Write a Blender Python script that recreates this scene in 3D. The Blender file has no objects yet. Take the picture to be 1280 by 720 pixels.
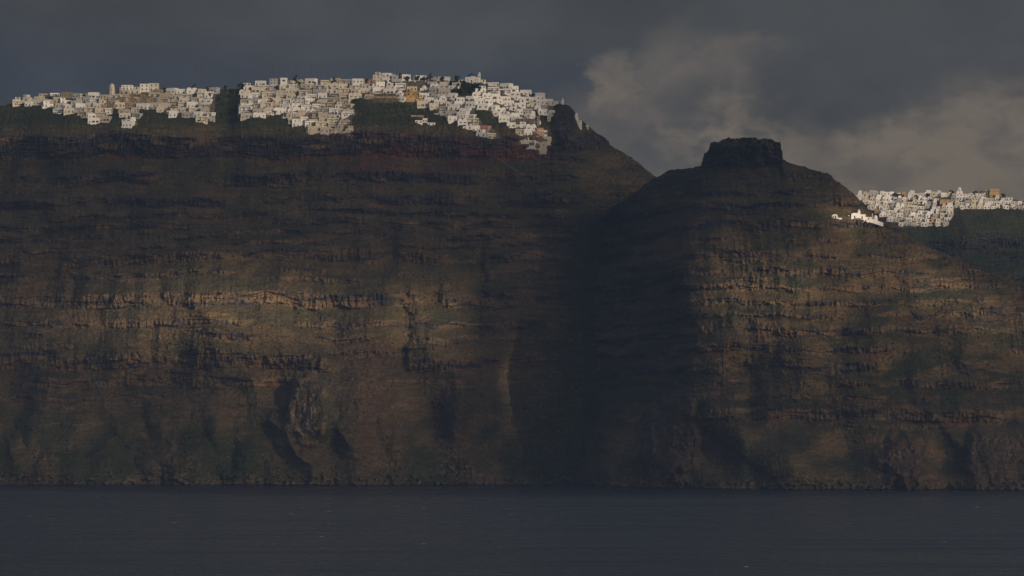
import bpy, math, random
import numpy as np
from mathutils import Vector, Matrix
random.seed(11)
rng = np.random.default_rng(5)
R = math.radians
sc = bpy.context.scene
col = sc.collection

# ------------------------------------------------------------ camera maths
F = 6200.0            # focal length in pixels of a 1280 px wide frame
CAMZ = 60.0           # eye height above the sea
HZ = 514.0            # image row of the horizon
def wx(px, Y): return (px - 640.0) / F * Y
def wz(py, Y): return CAMZ + (HZ - py) / F * Y

cam = bpy.data.cameras.new('camera')
cam.sensor_width = 36.0
cam.lens = F / 1280.0 * 36.0
cam.shift_y = (HZ - 360.0) / 1280.0
cam.clip_start = 1.0; cam.clip_end = 200000.0
co = bpy.data.objects.new('camera', cam); col.objects.link(co)
co.location = (0, 0, CAMZ); co.rotation_euler = (R(90), 0, 0)
sc.camera = co

# ------------------------------------------------------------ sun
SUN_AZ, SUN_EL = R(35.0), R(13.0)      # behind the camera, to the right
S = Vector((math.sin(SUN_AZ) * math.cos(SUN_EL), -math.cos(SUN_AZ) * math.cos(SUN_EL), math.sin(SUN_EL)))
sl = bpy.data.lights.new('sun', 'SUN'); sl.energy = 5.0; sl.angle = R(0.5); sl.color = (1.0, 0.80, 0.60)
so = bpy.data.objects.new('sun', sl); col.objects.link(so)
so.rotation_euler = S.to_track_quat('Z', 'Y').to_euler(); so.location = (500, -500, 600)

# ------------------------------------------------------------ noise in numpy
def perlin(x, y, seed=0):
    r = np.random.default_rng(seed + 101)
    p = r.permutation(512).astype(np.int32); ang = r.random(512) * 2 * np.pi
    gx = np.cos(ang).astype(np.float32); gy = np.sin(ang).astype(np.float32)
    xi = np.floor(x).astype(np.int32); yi = np.floor(y).astype(np.int32)
    xf = (x - xi).astype(np.float32); yf = (y - yi).astype(np.float32)
    def h(a, b): return p[(p[a & 511] + b) & 511]
    u = xf * xf * xf * (xf * (xf * 6 - 15) + 10); v = yf * yf * yf * (yf * (yf * 6 - 15) + 10)
    def g(a, b, dx, dy):
        k = h(a, b); return gx[k] * dx + gy[k] * dy
    n0 = g(xi, yi, xf, yf); n1 = g(xi + 1, yi, xf - 1, yf)
    n2 = g(xi, yi + 1, xf, yf - 1); n3 = g(xi + 1, yi + 1, xf - 1, yf - 1)
    a = n0 + u * (n1 - n0); b = n2 + u * (n3 - n2)
    return (a + v * (b - a)) * 1.4
def fbm(x, y, o=4, seed=0, gain=0.5):
    s = 0; a = 1.0; t = 0
    for i in range(o):
        s = s + a * perlin(x, y, seed + i * 7); t += a; a *= gain; x = x * 2.03 + 3.1; y = y * 2.03 + 1.7
    return s / t * 1.3
def ridged(x, y, o=3, seed=0):
    s = 0; a = 1.0; t = 0
    for i in range(o):
        s = s + a * (1 - np.abs(perlin(x, y, seed + i * 7)) * 2); t += a; a *= 0.5; x = x * 2.1 + 5; y = y * 2.1 + 9
    return s / t
def ss(a, b, x):
    t = np.clip((x - a) / (b - a), 0, 1); return t * t * (3 - 2 * t)
def gau(x, c, w): return np.exp(-((x - c) / w) ** 2)
def mix(a, b, t): return a + (b - a) * t
def mixc(c, d, t): return c * (1 - t[..., None]) + np.asarray(d, dtype=np.float32) * t[..., None]

# ------------------------------------------------------------ node helpers
def new_mat(name, rough=0.9, spec=0.2):
    m = bpy.data.materials.new(name); m.use_nodes = True
    b = m.node_tree.nodes['Principled BSDF']
    b.inputs['Roughness'].default_value = rough
    b.inputs['Specular IOR Level'].default_value = spec
    return m, m.node_tree.nodes, m.node_tree.links, b
def noise_node(n, l, vec, scale, detail=4, rough=0.6, dist=0.0):
    t = n.new('ShaderNodeTexNoise'); t.inputs['Scale'].default_value = scale
    t.inputs['Detail'].default_value = detail; t.inputs['Roughness'].default_value = rough
    t.inputs['Distortion'].default_value = dist
    l.new(vec, t.inputs['Vector']); return t.outputs['Fac']
def mapping(n, l, vec, scale=(1, 1, 1), rot=(0, 0, 0)):
    m = n.new('ShaderNodeMapping'); m.inputs['Scale'].default_value = scale; m.inputs['Rotation'].default_value = rot
    l.new(vec, m.inputs['Vector']); return m.outputs['Vector']
def mathn(n, l, op, a, b=None, c=None, clamp=False):
    m = n.new('ShaderNodeMath'); m.operation = op; m.use_clamp = clamp
    for i, v in enumerate((a, b, c)):
        if v is None: continue
        if isinstance(v, (int, float)): m.inputs[i].default_value = v
        else: l.new(v, m.inputs[i])
    return m.outputs[0]
def maprange(n, l, v, a, b, c=0.0, d=1.0, smooth=True):
    m = n.new('ShaderNodeMapRange'); m.inputs[1].default_value = a; m.inputs[2].default_value = b
    m.inputs[3].default_value = c; m.inputs[4].default_value = d
    m.interpolation_type = 'SMOOTHSTEP' if smooth else 'LINEAR'
    l.new(v, m.inputs[0]); return m.outputs[0]
def mixcol(n, l, f, a, b, mode='MIX'):
    m = n.new('ShaderNodeMix'); m.data_type = 'RGBA'; m.blend_type = mode
    if isinstance(f, (int, float)): m.inputs[0].default_value = f
    else: l.new(f, m.inputs[0])
    for i, v in ((6, a), (7, b)):
        if isinstance(v, tuple): m.inputs[i].default_value = (*v, 1)
        else: l.new(v, m.inputs[i])
    return m.outputs[2]

# rock material: geological colour and some painted shade come from the 'albedo' attribute, grain from noise
def rock_material(name, grain=1.0):
    m, n, l, b = new_mat(name, 0.95, 0.1)
    at = n.new('ShaderNodeAttribute'); at.attribute_name = 'albedo'
    tc = n.new('ShaderNodeTexCoord')
    f1 = noise_node(n, l, tc.outputs['Object'], 0.35 * grain, 6, 0.75)
    f2 = noise_node(n, l, mapping(n, l, tc.outputs['Object'], (0.05, 0.05, 0.35)), 1.0 * grain, 4, 0.6)
    k = mathn(n, l, 'MULTIPLY', maprange(n, l, f1, 0.3, 0.72, 0.5, 1.5, False), maprange(n, l, f2, 0.3, 0.7, 0.75, 1.25, False))
    cb = n.new('ShaderNodeCombineColor')
    for i in range(3): l.new(k, cb.inputs[i])
    c = mixcol(n, l, 1.0, at.outputs['Color'], cb.outputs[0], 'MULTIPLY')
    # separate low bushes and stones, a metre or two across
    vo = n.new('ShaderNodeTexVoronoi'); vo.inputs['Scale'].default_value = 0.42 * grain; l.new(tc.outputs['Object'], vo.inputs['Vector'])
    vs_ = n.new('ShaderNodeSeparateColor'); l.new(vo.outputs['Color'], vs_.inputs[0])
    near = maprange(n, l, vo.outputs['Distance'], 0.30, 0.5, 1.0, 0.0)
    c = mixcol(n, l, mathn(n, l, 'MULTIPLY', mathn(n, l, 'MULTIPLY', near, mathn(n, l, 'GREATER_THAN', vs_.outputs[0], 0.80)), 0.55), c, (0.022, 0.027, 0.014))
    c = mixcol(n, l, mathn(n, l, 'MULTIPLY', mathn(n, l, 'MULTIPLY', near, mathn(n, l, 'LESS_THAN', vs_.outputs[0], 0.04)), 0.4), c, (0.26, 0.21, 0.15))
    l.new(c, b.inputs['Base Color'])
    bp = n.new('ShaderNodeBump'); bp.inputs['Strength'].default_value = 0.7; bp.inputs['Distance'].default_value = 1.4
    l.new(noise_node(n, l, tc.outputs['Object'], 0.6 * grain, 6, 0.8), bp.inputs['Height'])
    l.new(bp.outputs[0], b.inputs['Normal'])
    return m

def grid_mesh(name, P, C, mat, kind='structure'):
    """P: (nr, nc, 3) points, C: (nr, nc, 3) albedo"""
    nr, nc = P.shape[:2]
    me = bpy.data.meshes.new(name)
    me.vertices.add(nr * nc); me.vertices.foreach_set('co', P.astype(np.float32).ravel())
    i = np.arange(nr * nc, dtype=np.int32).reshape(nr, nc)
    q = np.stack([i[:-1, :-1], i[:-1, 1:], i[1:, 1:], i[1:, :-1]], -1).reshape(-1, 4)
    nf = len(q)
    me.loops.add(nf * 4); me.loops.foreach_set('vertex_index', q.ravel())
    me.polygons.add(nf); me.polygons.foreach_set('loop_start', np.arange(nf, dtype=np.int32) * 4)
    me.polygons.foreach_set('loop_total', np.full(nf, 4, dtype=np.int32))
    me.update(calc_edges=True)
    a = me.color_attributes.new('albedo', 'FLOAT_COLOR', 'POINT')
    cc = np.ones((nr * nc, 4), np.float32); cc[:, :3] = C.reshape(-1, 3)
    a.data.foreach_set('color', cc.ravel())
    me.materials.append(mat)
    me.polygons.foreach_set('use_smooth', np.zeros(nf, dtype=bool))
    o = bpy.data.objects.new(name, me); col.objects.link(o)
    if kind: o['kind'] = kind
    return o

def axis(parts):
    out = []
    for a, b, st in parts: out.append(np.arange(a, b, st))
    out.append(np.array([parts[-1][1]])); return np.concatenate(out).astype(np.float64)

TALUS = np.array((0.122, 0.088, 0.046), np.float32); OLIVE = (0.066, 0.060, 0.034); GREEN = (0.036, 0.045, 0.022)
ROCK = (0.170, 0.117, 0.064); DARK_SHADE_ROCK = (0.046, 0.046, 0.050); RED = (0.15, 0.05, 0.033); TAN = (0.24, 0.185, 0.125)
LAVA = (0.06, 0.045, 0.036)

# ------------------------------------------------------------ main cliff
def poly(xs, pts):
    a = np.array(pts, float); return np.interp(xs, a[:, 0], a[:, 1])

SKY_MAIN = [(-900, 190), (-300, 150), (0, 132), (20, 129), (60, 124), (110, 120), (170, 116), (240, 113), (300, 110), (400, 105),
            (500, 101), (560, 100), (600, 103), (640, 112), (672, 124), (690, 130), (703, 131), (712, 132), (717, 138), (722, 149),
            (730, 152), (737, 158), (745, 165), (756, 171), (761, 176), (763, 181), (776, 188), (788, 196), (800, 205), (808, 212), (817, 219),
            (840, 232), (900, 262), (1000, 300), (1200, 420), (1500, 640)]
LEDGES_MAIN = [(171, 199, 1.15, 1), (219, 232, .6, 0), (249, 260, .8, 0), (268, 274, .8, 0), (280, 287, .9, 0), (294, 300, .8, 0), (307, 311, .7, 0), (317, 329, .95, 0),
               (339, 345, .7, 0), (366, 383, 1.1, 0), (399, 407, .8, 0), (417, 425, .75, 0), (443, 463, 1.0, 2), (473, 486, .75, 0), (494, 499, .55, 2)]

def build_cliff(name, X, Zr, ytop_fn, sky, shore_y_fn, ledges, yledge, feats, colour, seed, flank=None, Hmax=None, slope_bias=None, ledge_mod=None):
    nc, nr = len(X), len(Zr)
    XX, ZZ = np.meshgrid(X, Zr)
    Yt = ytop_fn(X)                                     # depth of the rim for each column
    pxt = 640 + X / Yt * F
    zt = wz(poly(pxt, sky), Yt)
    zt = zt + 1.3 * fbm(X / 6.0, X * 0 + seed, 4, seed) + 0.5 * perlin(X / 1.3, X * 0 + 3, seed + 1)
    ys = shore_y_fn(X)
    # strata coordinate, gently warped
    zw = ZZ + 8.0 * fbm(XX / 150, ZZ / 160, 3, seed + 2) + 3.2 * fbm(XX / 26, ZZ / 24, 4, seed + 3, .6)
    L = np.zeros_like(ZZ); redm = np.zeros_like(ZZ); base = np.zeros_like(ZZ)
    for k, (p0, p1, st, kind) in enumerate(ledges):
        z1 = wz(p0, yledge(p0)); z0 = wz(p1, yledge(p1))
        pres = fbm(XX / 75 + k * 13.7, ZZ * 0 + k * 3.3, 3, seed + 20) * 1.2 + st
        if ledge_mod is not None: pres = pres * ledge_mod(XX, ZZ)
        pres = ss(0.28, 0.75, pres + 0.35 * fbm(XX / 18, ZZ / 9, 3, seed + 21))
        edge = 1.2
        band = ss(z0 - edge, z0 + edge, zw) * (1 - ss(z1 - edge, z1 + edge, zw))
        L = np.maximum(L, band * pres)
        rb = ss(z0 - 5.5, z0 - 1.5, zw) * (1 - ss(z0 - 0.5, z0 + 1.5, zw)) * pres
        if kind: redm = np.maximum(redm, rb * ss(0.0, 0.5, fbm(XX / 45 + k, ZZ / 12, 4, seed + 31, .6) + (0.25 if kind == 1 else 0.0)))
        base = np.maximum(base, band * st)
    # small extra ledges
    ex = ss(0.15, 0.4, perlin(XX / 70 + 5, zw / 5.2, seed + 40)) * ss(0.1, 0.5, fbm(XX / 110, ZZ / 60, 2, seed + 41) + 0.2)
    if ledge_mod is not None: ex = ex * ledge_mod(XX, ZZ)
    L = np.maximum(L, 0.75 * ex)
    cot = mix(1.45 + 0.4 * fbm(XX / 60, ZZ / 25, 3, seed + 4), 0.06, L)
    if slope_bias is not None: cot = cot * slope_bias(XX, ZZ)
    dz = np.gradient(Zr)[:, None]
    inside = (ZZ > 0) & (ZZ < zt[None, :])
    # the regional slope comes from the averaged profile; single ledges only shift the face near themselves
    rs = np.clip(np.searchsorted(X, X[:, None] + np.linspace(-70, 70, 29)[None, :]), 0, nc - 1)
    cb = np.zeros_like(cot)
    for q in range(rs.shape[1]): cb += cot[:, rs[:, q]]
    cb /= rs.shape[1]
    cum = np.cumsum(cb * dz * inside, 0); ts = np.maximum(cum[-1], 1.0)
    k = np.ones(41) / 41; ts = np.convolve(np.pad(ts, 20, mode='edge'), k, mode='valid')
    det = np.zeros_like(cot); dd = np.zeros(nc); loc = (cot - cb) * dz
    for j in range(nr): dd = dd * math.exp(-float(dz[j, 0]) / 16.0) + loc[j]; det[j] = dd
    Y = ys[None, :] + cum * ((Yt - ys) / ts)[None, :] + det
    # broad buttresses and gullies
    mid = ss(0, 60, ZZ) * (1 - 0.5 * ss(0.8, 1.0, ZZ / zt[None, :]))
    rim = 1 - ss(-30, -4, ZZ - zt[None, :])
    xw = XX + 22 * fbm(ZZ / 70, XX / 160, 3, seed + 60)
    Y = Y - rim * (21 * fbm(xw / 105, ZZ / 150, 3, seed + 5) + 5.0 * ridged(xw / 48, ZZ / 60, 2, seed + 6) * mid)
    # fluted rock faces
    fl = ridged(XX / 7.5, ZZ / 24, 3, seed + 7); fl2 = perlin(XX / 2.6, ZZ / 5.5, seed + 8)
    blk = fbm(XX / 14, ZZ / 9, 4, seed + 9, 0.6)
    rg = 0.5 + 0.9 * ss(-0.3, 0.5, fbm(XX / 60, ZZ / 30, 2, seed + 12))
    jt = np.maximum(0, ridged(XX / 3.6 + 0.3 * perlin(ZZ / 3, XX / 9, seed + 14), ZZ / 16, 1, seed + 15) - 0.35)
    Y = Y - L * rg * (3.6 * fl + 2.0 * fl2 + 3.4 * blk + 2.2 * jt)
    Y = Y + 2.0 * ss(0.1, 0.35, perlin(XX / 22 + 3, zw / 2.8, seed + 16)) * (0.35 + L)      # thin undercuts that follow the beds
    # rough talus, runnels down the fall line
    Y = Y - (1 - L) * (1.9 * fbm(XX / 16, ZZ / 20, 5, seed + 10, 0.6) + 0.55 * ridged((XX + ZZ * 0.15) / 5.0, ZZ / 40, 2, seed + 11))
    Y = Y - 0.6 * perlin(XX / 1.9, ZZ / 1.7, seed + 13)
    stone = np.maximum(0, perlin(XX / 2.7, ZZ / 2.2, seed + 17) - 0.22) * ss(-0.3, 0.4, fbm(XX / 40, ZZ / 18, 3, seed + 18))
    Y = Y - 5.0 * stone * (1 - 0.5 * L)
    feat_mask = {}
    for f in feats: Y = f(XX, ZZ, Y, feat_mask)
    if flank is not None: Y = flank(XX, ZZ, Y)
    # above the rim: turn over into the plateau behind
    over = np.maximum(ZZ - zt[None, :], 0)
    jr = np.array([np.searchsorted(Zr, z) for z in zt]).clip(0, nr - 1)
    Yr = Y[jr, np.arange(nc)]
    Y = np.where(over > 0, Yr[None, :] + over * 3.0, Y)
    Zo = np.where(over > 0, zt[None, :] - over * 0.25, ZZ)
    C = colour(XX, ZZ, Y, L, redm, feat_mask, over)
    P = np.stack([XX, Y, Zo], -1)
    return P, C, (X, Zr, Y, Zo, zt)

# ---- main cliff features (placed by world position; numbers come from picture rows at the cliff's depth)
def mpx(XX, Y): return 640 + XX / Y * F
def mpy(ZZ, Y): return HZ - (ZZ - CAMZ) / Y * F
def feats_main(XX, ZZ, Y, fm):
    px = mpx(XX, Y); py = mpy(ZZ, Y)
    w1 = 7 * fbm(ZZ / 30, XX / 40, 5, 77, .65) + 2.5 * perlin(ZZ / 5, XX / 9, 78)
    # broad lit buttress, centre left
    Y = Y - 26 * gau(px, 330, 190) * gau(py, 400, 110)
    # recessed slope on the far left
    Y = Y + 22 * (1 - ss(20, 110, px + (py - 400) * 0.15)) * gau(py, 400, 120)
    # promontory with sharp left side
    e = 498 + 0.26 * (py - 330) + w1
    sh = ss(e - 14, e + 12, px) * (1 - ss(560, 640, px)) * ss(322, 345, py) * (1 - ss(440, 462, py + w1))
    Y = Y - 8 * sh + 12 * gau(px, 503 + w1, 17) * gau(py, 390, 55)
    Y = Y + 70 * ss(560, 690, px) * (1 - ss(860, 960, px)) * ss(-10, 20, ZZ) * (1 - ss(190, 270, ZZ))
    # fans and ribs of the lower slope, widening to the shore
    xf = XX + 0.5 * ZZ + 26 * fbm(XX / 60, ZZ / 40, 4, 83)
    rb_ = 1 - np.abs(2 * ((xf / 47.0) % 1.0) - 1) ** 0.8
    Y = Y - 19 * rb_ * (1 - ss(45, 105, ZZ + 14 * fbm(XX / 50, XX * 0, 2, 84))) * (1 - ss(560, 640, px)) * ss(-6, 25, ZZ) * (0.65 + 0.7 * fbm(XX / 70, XX * 0 + 2, 2, 86))
    # its foot of pillars
    sh = ss(505 + w1 * .5, 513 + w1 * .5, px) * (1 - ss(545, 556, px)) * ss(425, 436, py) * (1 - ss(456, 466, py))
    Y = Y - 10 * sh; fm['foot'] = sh
    # spur right of it, a smaller step in shadow
    Y = Y - 14 * ss(600, 612, px + w1) * (1 - ss(650, 700, px)) * gau(py, 340, 70)
    # wall edge at 455-490: the ridge that catches light
    Y = Y - 16 * (ss(425, 485, px) * (1 - ss(483, 515, px + w1))) * gau(py, 400, 55)
    # debris fan under the gap
    Y = Y - 12 * gau(px, 470 - (py - 480) * 0.1, 30 + np.maximum(py - 440, 0) * 0.2) * ss(430, 480, py)
    # outcrop with pale patch (left side steep)
    a = (px - 385) / 34; b = (py - 517) / 50
    r = np.sqrt(a * a + b * b); o1 = (1 - ss(0.55, 1.1, r + 0.18 * perlin(XX / 9, ZZ / 9, 91))) * ss(355, 366, px + 0.25 * (py - 500) + w1 * .4)
    Y = Y - 24 * o1 - 9 * o1 * fbm(XX / 10, ZZ / 15, 5, 92, 0.65); fm['o1'] = o1
    # hollow to its left
    Y = Y + 12 * (gau(px, 345 - (py - 490) * .1 + w1, 18) * gau(py, 492, 32))
    # ridge running down to the right from the hollow
    Y = Y - 6 * gau(px, 318 + (py - 490) * 0.75 + 8 * fbm(ZZ / 20, XX / 40, 3, 88), 14) * ss(470, 500, py) * (1 - ss(585, 612, py))
    # gullies of the lower slope
    for x0, y0, x1, y1, w, A in ((125, 520, 180, 606, 12, 15), (168, 500, 205, 606, 11, 10), (246, 495, 276, 606, 9, 11), (297, 480, 288, 606, 9, 11),
                                 (318, 525, 332, 606, 7, 6), (487, 480, 484, 606, 4, 2.5), (60, 540, 30, 606, 12, 8), (20, 500, 0, 606, 16, 9), (428, 560, 436, 606, 8, 4)):
        t = (py - y0) / (y1 - y0); xc = x0 + (x1 - x0) * t + 6.0 * fbm(ZZ / 18, XX / 50 + x0, 3, 95)
        ww = w * (0.7 + 0.8 * np.clip(t, 0, 1)) * (1 + 0.3 * perlin(ZZ / 9, ZZ * 0 + x0, 85))
        dx = np.abs(px - xc) / ww
        Y = Y + A * 0.85 * np.exp(-dx ** 1.3) * ss(0, 0.6, t)
    # dark outcrop above the scree and its right shoulder
    a = (px - 560) / 30; b = (py - 520) / 42
    r = np.sqrt(a * a + b * b); o2 = (1 - ss(0.5, 1.1, r + 0.2 * perlin(XX / 8, ZZ / 9, 96)))
    Y = Y + 17 * gau(px, 545, 20) * gau(py, 512, 30) - 16 * o2 * ss(548, 575, px) - 5 * o2 * fbm(XX / 7, ZZ / 10, 4, 97, 0.65); fm['o2'] = o2
    Y = Y - 9 * gau(px, 560 + (py - 450) * 0.45, 10) * ss(445, 470, py) * (1 - ss(500, 530, py))
    # boulders at the foot
    bf = gau(px, 572, 24) * gau(py, 583, 20); fm['bf'] = bf
    Y = Y - 4.5 * bf * ss(0.0, 0.35, perlin(XX / 4.2, ZZ / 4.2, 98))
    sb = 1 - ss(4, 12, ZZ + 5 * perlin(XX / 20, XX * 0, 89)); Y = Y - sb * (4.5 * ss(0.0, 0.4, perlin(XX / 4.5, ZZ / 3.5, 99)) + 9.0 * fbm(XX / 20, ZZ / 12, 4, 90)); fm['sb'] = sb
    # dark crag right of the village
    a = (px - 706) / 17; b = (py - 152) / 30
    cr = (1 - ss(0.6, 1.15, np.sqrt(a * a + b * b))); Y = Y - 12 * cr - 5 * cr * fbm(XX / 5, ZZ / 8, 3, 93, .6); fm['crag'] = cr
    a = (px - 742) / 22; b = (py - 176) / 13
    c2 = (1 - ss(0.6, 1.1, np.sqrt(a * a + b * b))); Y = Y - 6 * c2 * (1 + fbm(XX / 5, ZZ / 6, 3, 94)); fm['crag'] = np.maximum(fm['crag'], c2)
    # gully in the village between its two left quarters
    Y = Y + 9 * gau(px, 284, 11) * (1 - ss(150, 200, py))
    return Y
def slope_main(XX, ZZ):
    # below the town the ground is gentle, the lower slopes are even talus
    return 1 + 0.25 * ss(285, 300, ZZ)
def ledge_main(XX, ZZ):
    px = 640 + XX / 4180 * F; py = HZ - (ZZ - CAMZ) / 4180 * F
    v = 1 - 0.95 * gau(px, 745 - (py - 300) * 0.1, 40 + 0.12 * np.maximum(py - 300, 0))     # grassy valley
    v = v * (1 - 0.9 * ss(560, 640, px) * ss(430, 470, py))
    v = v * (1 - 0.85 * gau(px, 470, 45) * ss(430, 460, py)) * (1 - 0.7 * ss(0.0, 1.0, (py - 470) / 30) * ss(220, 300, px))
    v = v * (1 - ss(0, 1, (155 - py) / 8))
    return v
def col_main(XX, ZZ, Y, L, redm, fm, over):
    px = mpx(XX, Y); py = mpy(ZZ, Y)
    C = np.broadcast_to(TALUS, XX.shape + (3,)).astype(np.float32)
    g = ss(-0.15, 0.45, fbm(XX / 60, ZZ / 25, 4, 50) + 0.25 * ss(240, 200, py) + 0.15)
    C = mixc(C, OLIVE, g * 0.85)
    gg = ss(165, 150, py) * 0.95                                         # green belt under the town
    gg = np.maximum(gg, gau(px, 745 - (py - 300) * 0.1, 45) * ss(230, 290, py) * 0.9)
    gg = np.maximum(gg, gau(px, 640 + (py - 200) * .9, 50) * gau(py, 235, 35) * 0.8)
    gg = np.maximum(gg, 0.85 * ss(505, 545, py) * ss(-0.1, 0.3, fbm(XX / 45, ZZ / 45, 3, 51) + 0.25 * gau(px, 90, 70) + 0.3 * gau(px, 515, 30)))
    gg = np.maximum(gg, 0.4 * ss(0.1, 0.5, fbm(XX / 35, ZZ / 14, 4, 52)))
    gg = gg * (1 - 0.85 * gau(px, 470, 32) * ss(430, 470, py))
    C = mixc(C, GREEN, np.clip(gg, 0, 1))
    # brown debris fan
    C = mixc(C, (0.10, 0.062, 0.038), 0.75 * gau(px, 468 - (py - 480) * 0.1, 34) * ss(415, 445, py) * (1 - 0.5 * ss(540, 600, py)))
    rk = mixc(np.broadcast_to(np.array(ROCK, np.float32), C.shape).copy(), DARK_SHADE_ROCK, ss(-0.2, 0.5, fbm(XX / 30, ZZ / 8, 4, 53) + 0.45 * ss(330, 240, py)))  # random dark rock; shade of the upper ledges is painted in too
    t = L[..., None]; C = C * (1 - t) + rk * t
    C = mixc(C, TAN, 0.35 * L * ss(0.2, 0.6, fbm(XX / 9, ZZ / 6, 4, 54)) * ss(300, 360, py))
    C = mixc(C, RED, redm * 0.45)
    up = gau(py, 190, 26)
    C = mixc(C, (0.12, 0.045, 0.033), up * 0.8 * ss(380, 520, px) * (1 - ss(640, 720, px)) * ss(-0.35, 0.3, fbm(XX / 50, ZZ / 12, 3, 55)))
    # two red streaks meeting in a V
    v1 = gau(py, 186 + (px - 395) * 0.55, 3.5) * ss(395, 405, px) * (1 - ss(425, 440, px))
    v2 = gau(py, 214 - (px - 440) * 0.62, 4) * ss(438, 446, px) * (1 - ss(475, 500, px)) + gau(py, 192, 4) * ss(480, 500, px) * (1 - ss(530, 560, px))
    C = mixc(C, RED, np.clip(v1 + v2, 0, 1) * 0.75)
    C = mixc(C, TAN, np.clip(fm['o1'] * ss(-0.1, .5, fbm(XX / 8, ZZ / 14, 3, 56) + 1.1 * gau(px, 378, 10) * gau(py, 530, 16) - 0.05), 0, 1) * 0.9)
    C = mixc(C, LAVA, fm['o1'] * 0.5 * ss(0.0, .4, fbm(XX / 9, ZZ / 12, 3, 57)))
    C = mixc(C, LAVA, fm['o2'] * 0.8)
    C = mixc(C, (0.16, 0.12, 0.08), fm['bf'] * ss(0.05, 0.35, perlin(XX / 4.2, ZZ / 4.2, 98)))
    C = mixc(C, (0.14, 0.10, 0.07), fm['sb'] * 0.7 * ss(0.05, 0.4, perlin(XX / 4.5, ZZ / 3.5, 99)))
    C = mixc(C, (0.02, 0.018, 0.018), 1 - ss(0.3, 1.6, ZZ))
    C = mixc(C, DARK_SHADE_ROCK, fm['crag'] * 0.85)
    town = in_town(px, py)
    C = mixc(C, (0.17, 0.145, 0.115), town * 0.75)
    C = mixc(C, (0.13, 0.105, 0.08), gau(py, 121, 6) * ss(455, 463, px) * (1 - ss(492, 500, px)))
    # footpath zigzags
    pth = gau(np.abs(px - (618 + (py - 195) * 1.5)), 0, 1.1) * ss(192, 196, py) * (1 - ss(222, 228, py))
    C = mixc(C, (0.2, 0.17, 0.13), pth * 0.7)
    return C

POLY_A = [(10, 131), (28, 123), (60, 122), (85, 117), (130, 116), (172, 115), (200, 113), (240, 114), (270, 112), (269, 122), (268, 151), (250, 151), (247, 146),
          (206, 143), (200, 137), (171, 136), (172, 158), (158, 158), (155, 148), (152, 136), (137, 137), (136, 153), (114, 153), (111, 147), (86, 142), (70, 140), (68, 133)]
POLY_B = [(297, 149), (297, 132), (303, 122), (308, 112), (318, 105), (340, 103), (360, 101), (400, 102), (440, 101), (456, 100), (461, 110), (461, 124), (434, 123), (440, 131),
          (446, 142), (440, 150), (440, 164), (390, 164), (388, 160), (372, 157), (365, 150), (352, 141), (340, 142), (337, 147)]
POLY_C = [(457, 101), (464, 97), (480, 94), (500, 95), (520, 98), (560, 99), (578, 104), (575, 109), (562, 113), (560, 119), (585, 122), (600, 117), (603, 106), (620, 103), (645, 105),
          (650, 109), (668, 119), (688, 126), (692, 135), (692, 143), (684, 143), (670, 137), (662, 140), (668, 152), (678, 163), (682, 175), (684, 186), (668, 184), (655, 176),
          (648, 165), (636, 155), (620, 143), (605, 138), (594, 136), (593, 145), (605, 156), (622, 165), (626, 174), (610, 173), (590, 164), (570, 153), (550, 143), (540, 134),
          (520, 131), (500, 128), (497, 115), (470, 116), (457, 117)]
POLY_D = [(1068, 245), (1090, 242), (1112, 241), (1140, 244), (1160, 244), (1178, 238), (1195, 237), (1212, 240), (1235, 242), (1255, 248), (1290, 252), (1290, 263), (1250, 260),
          (1190, 260), (1190, 275), (1178, 283), (1140, 284), (1115, 279), (1095, 266), (1080, 256)]
def pip(px, py, pts):
    n = len(pts); ins = np.zeros(np.shape(px), bool); j = n - 1
    for i in range(n):
        xi, yi = pts[i]; xj, yj = pts[j]
        c = ((yi > py) != (yj > py)) & (px < (xj - xi) * (py - yi) / ((yj - yi) or 1e-9) + xi)
        ins ^= c; j = i
    return ins
def in_town(px, py): return (pip(px, py + 1, POLY_A) | pip(px, py + 1, POLY_B) | pip(px, py + 1, POLY_C)).astype(np.float32)

rock_m = rock_material('cliff_rock')
X1 = axis([(-1500, -500, 12), (-500, 250, 0.62), (250, 900, 12)])
Z1 = axis([(-6, 330, 0.55), (330, 345, 0.8), (345, 460, 6)])
def shore_main(X): return 4000 + 14 * fbm(X / 110, X * 0, 3, 3) + 5 * perlin(X / 17, X * 0, 4)
def top_main(X): return 4345 + 0 * X
P, Cc, G_MAIN = build_cliff('caldera_cliff', X1, Z1, top_main, SKY_MAIN, shore_main, LEDGES_MAIN, lambda p: 4345 - (p - 100) / 507 * 345,
                            [feats_main], col_main, 10, slope_bias=slope_main, ledge_mod=ledge_main)
grid_mesh('cliff_terrain', P, Cc, rock_m)

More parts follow.
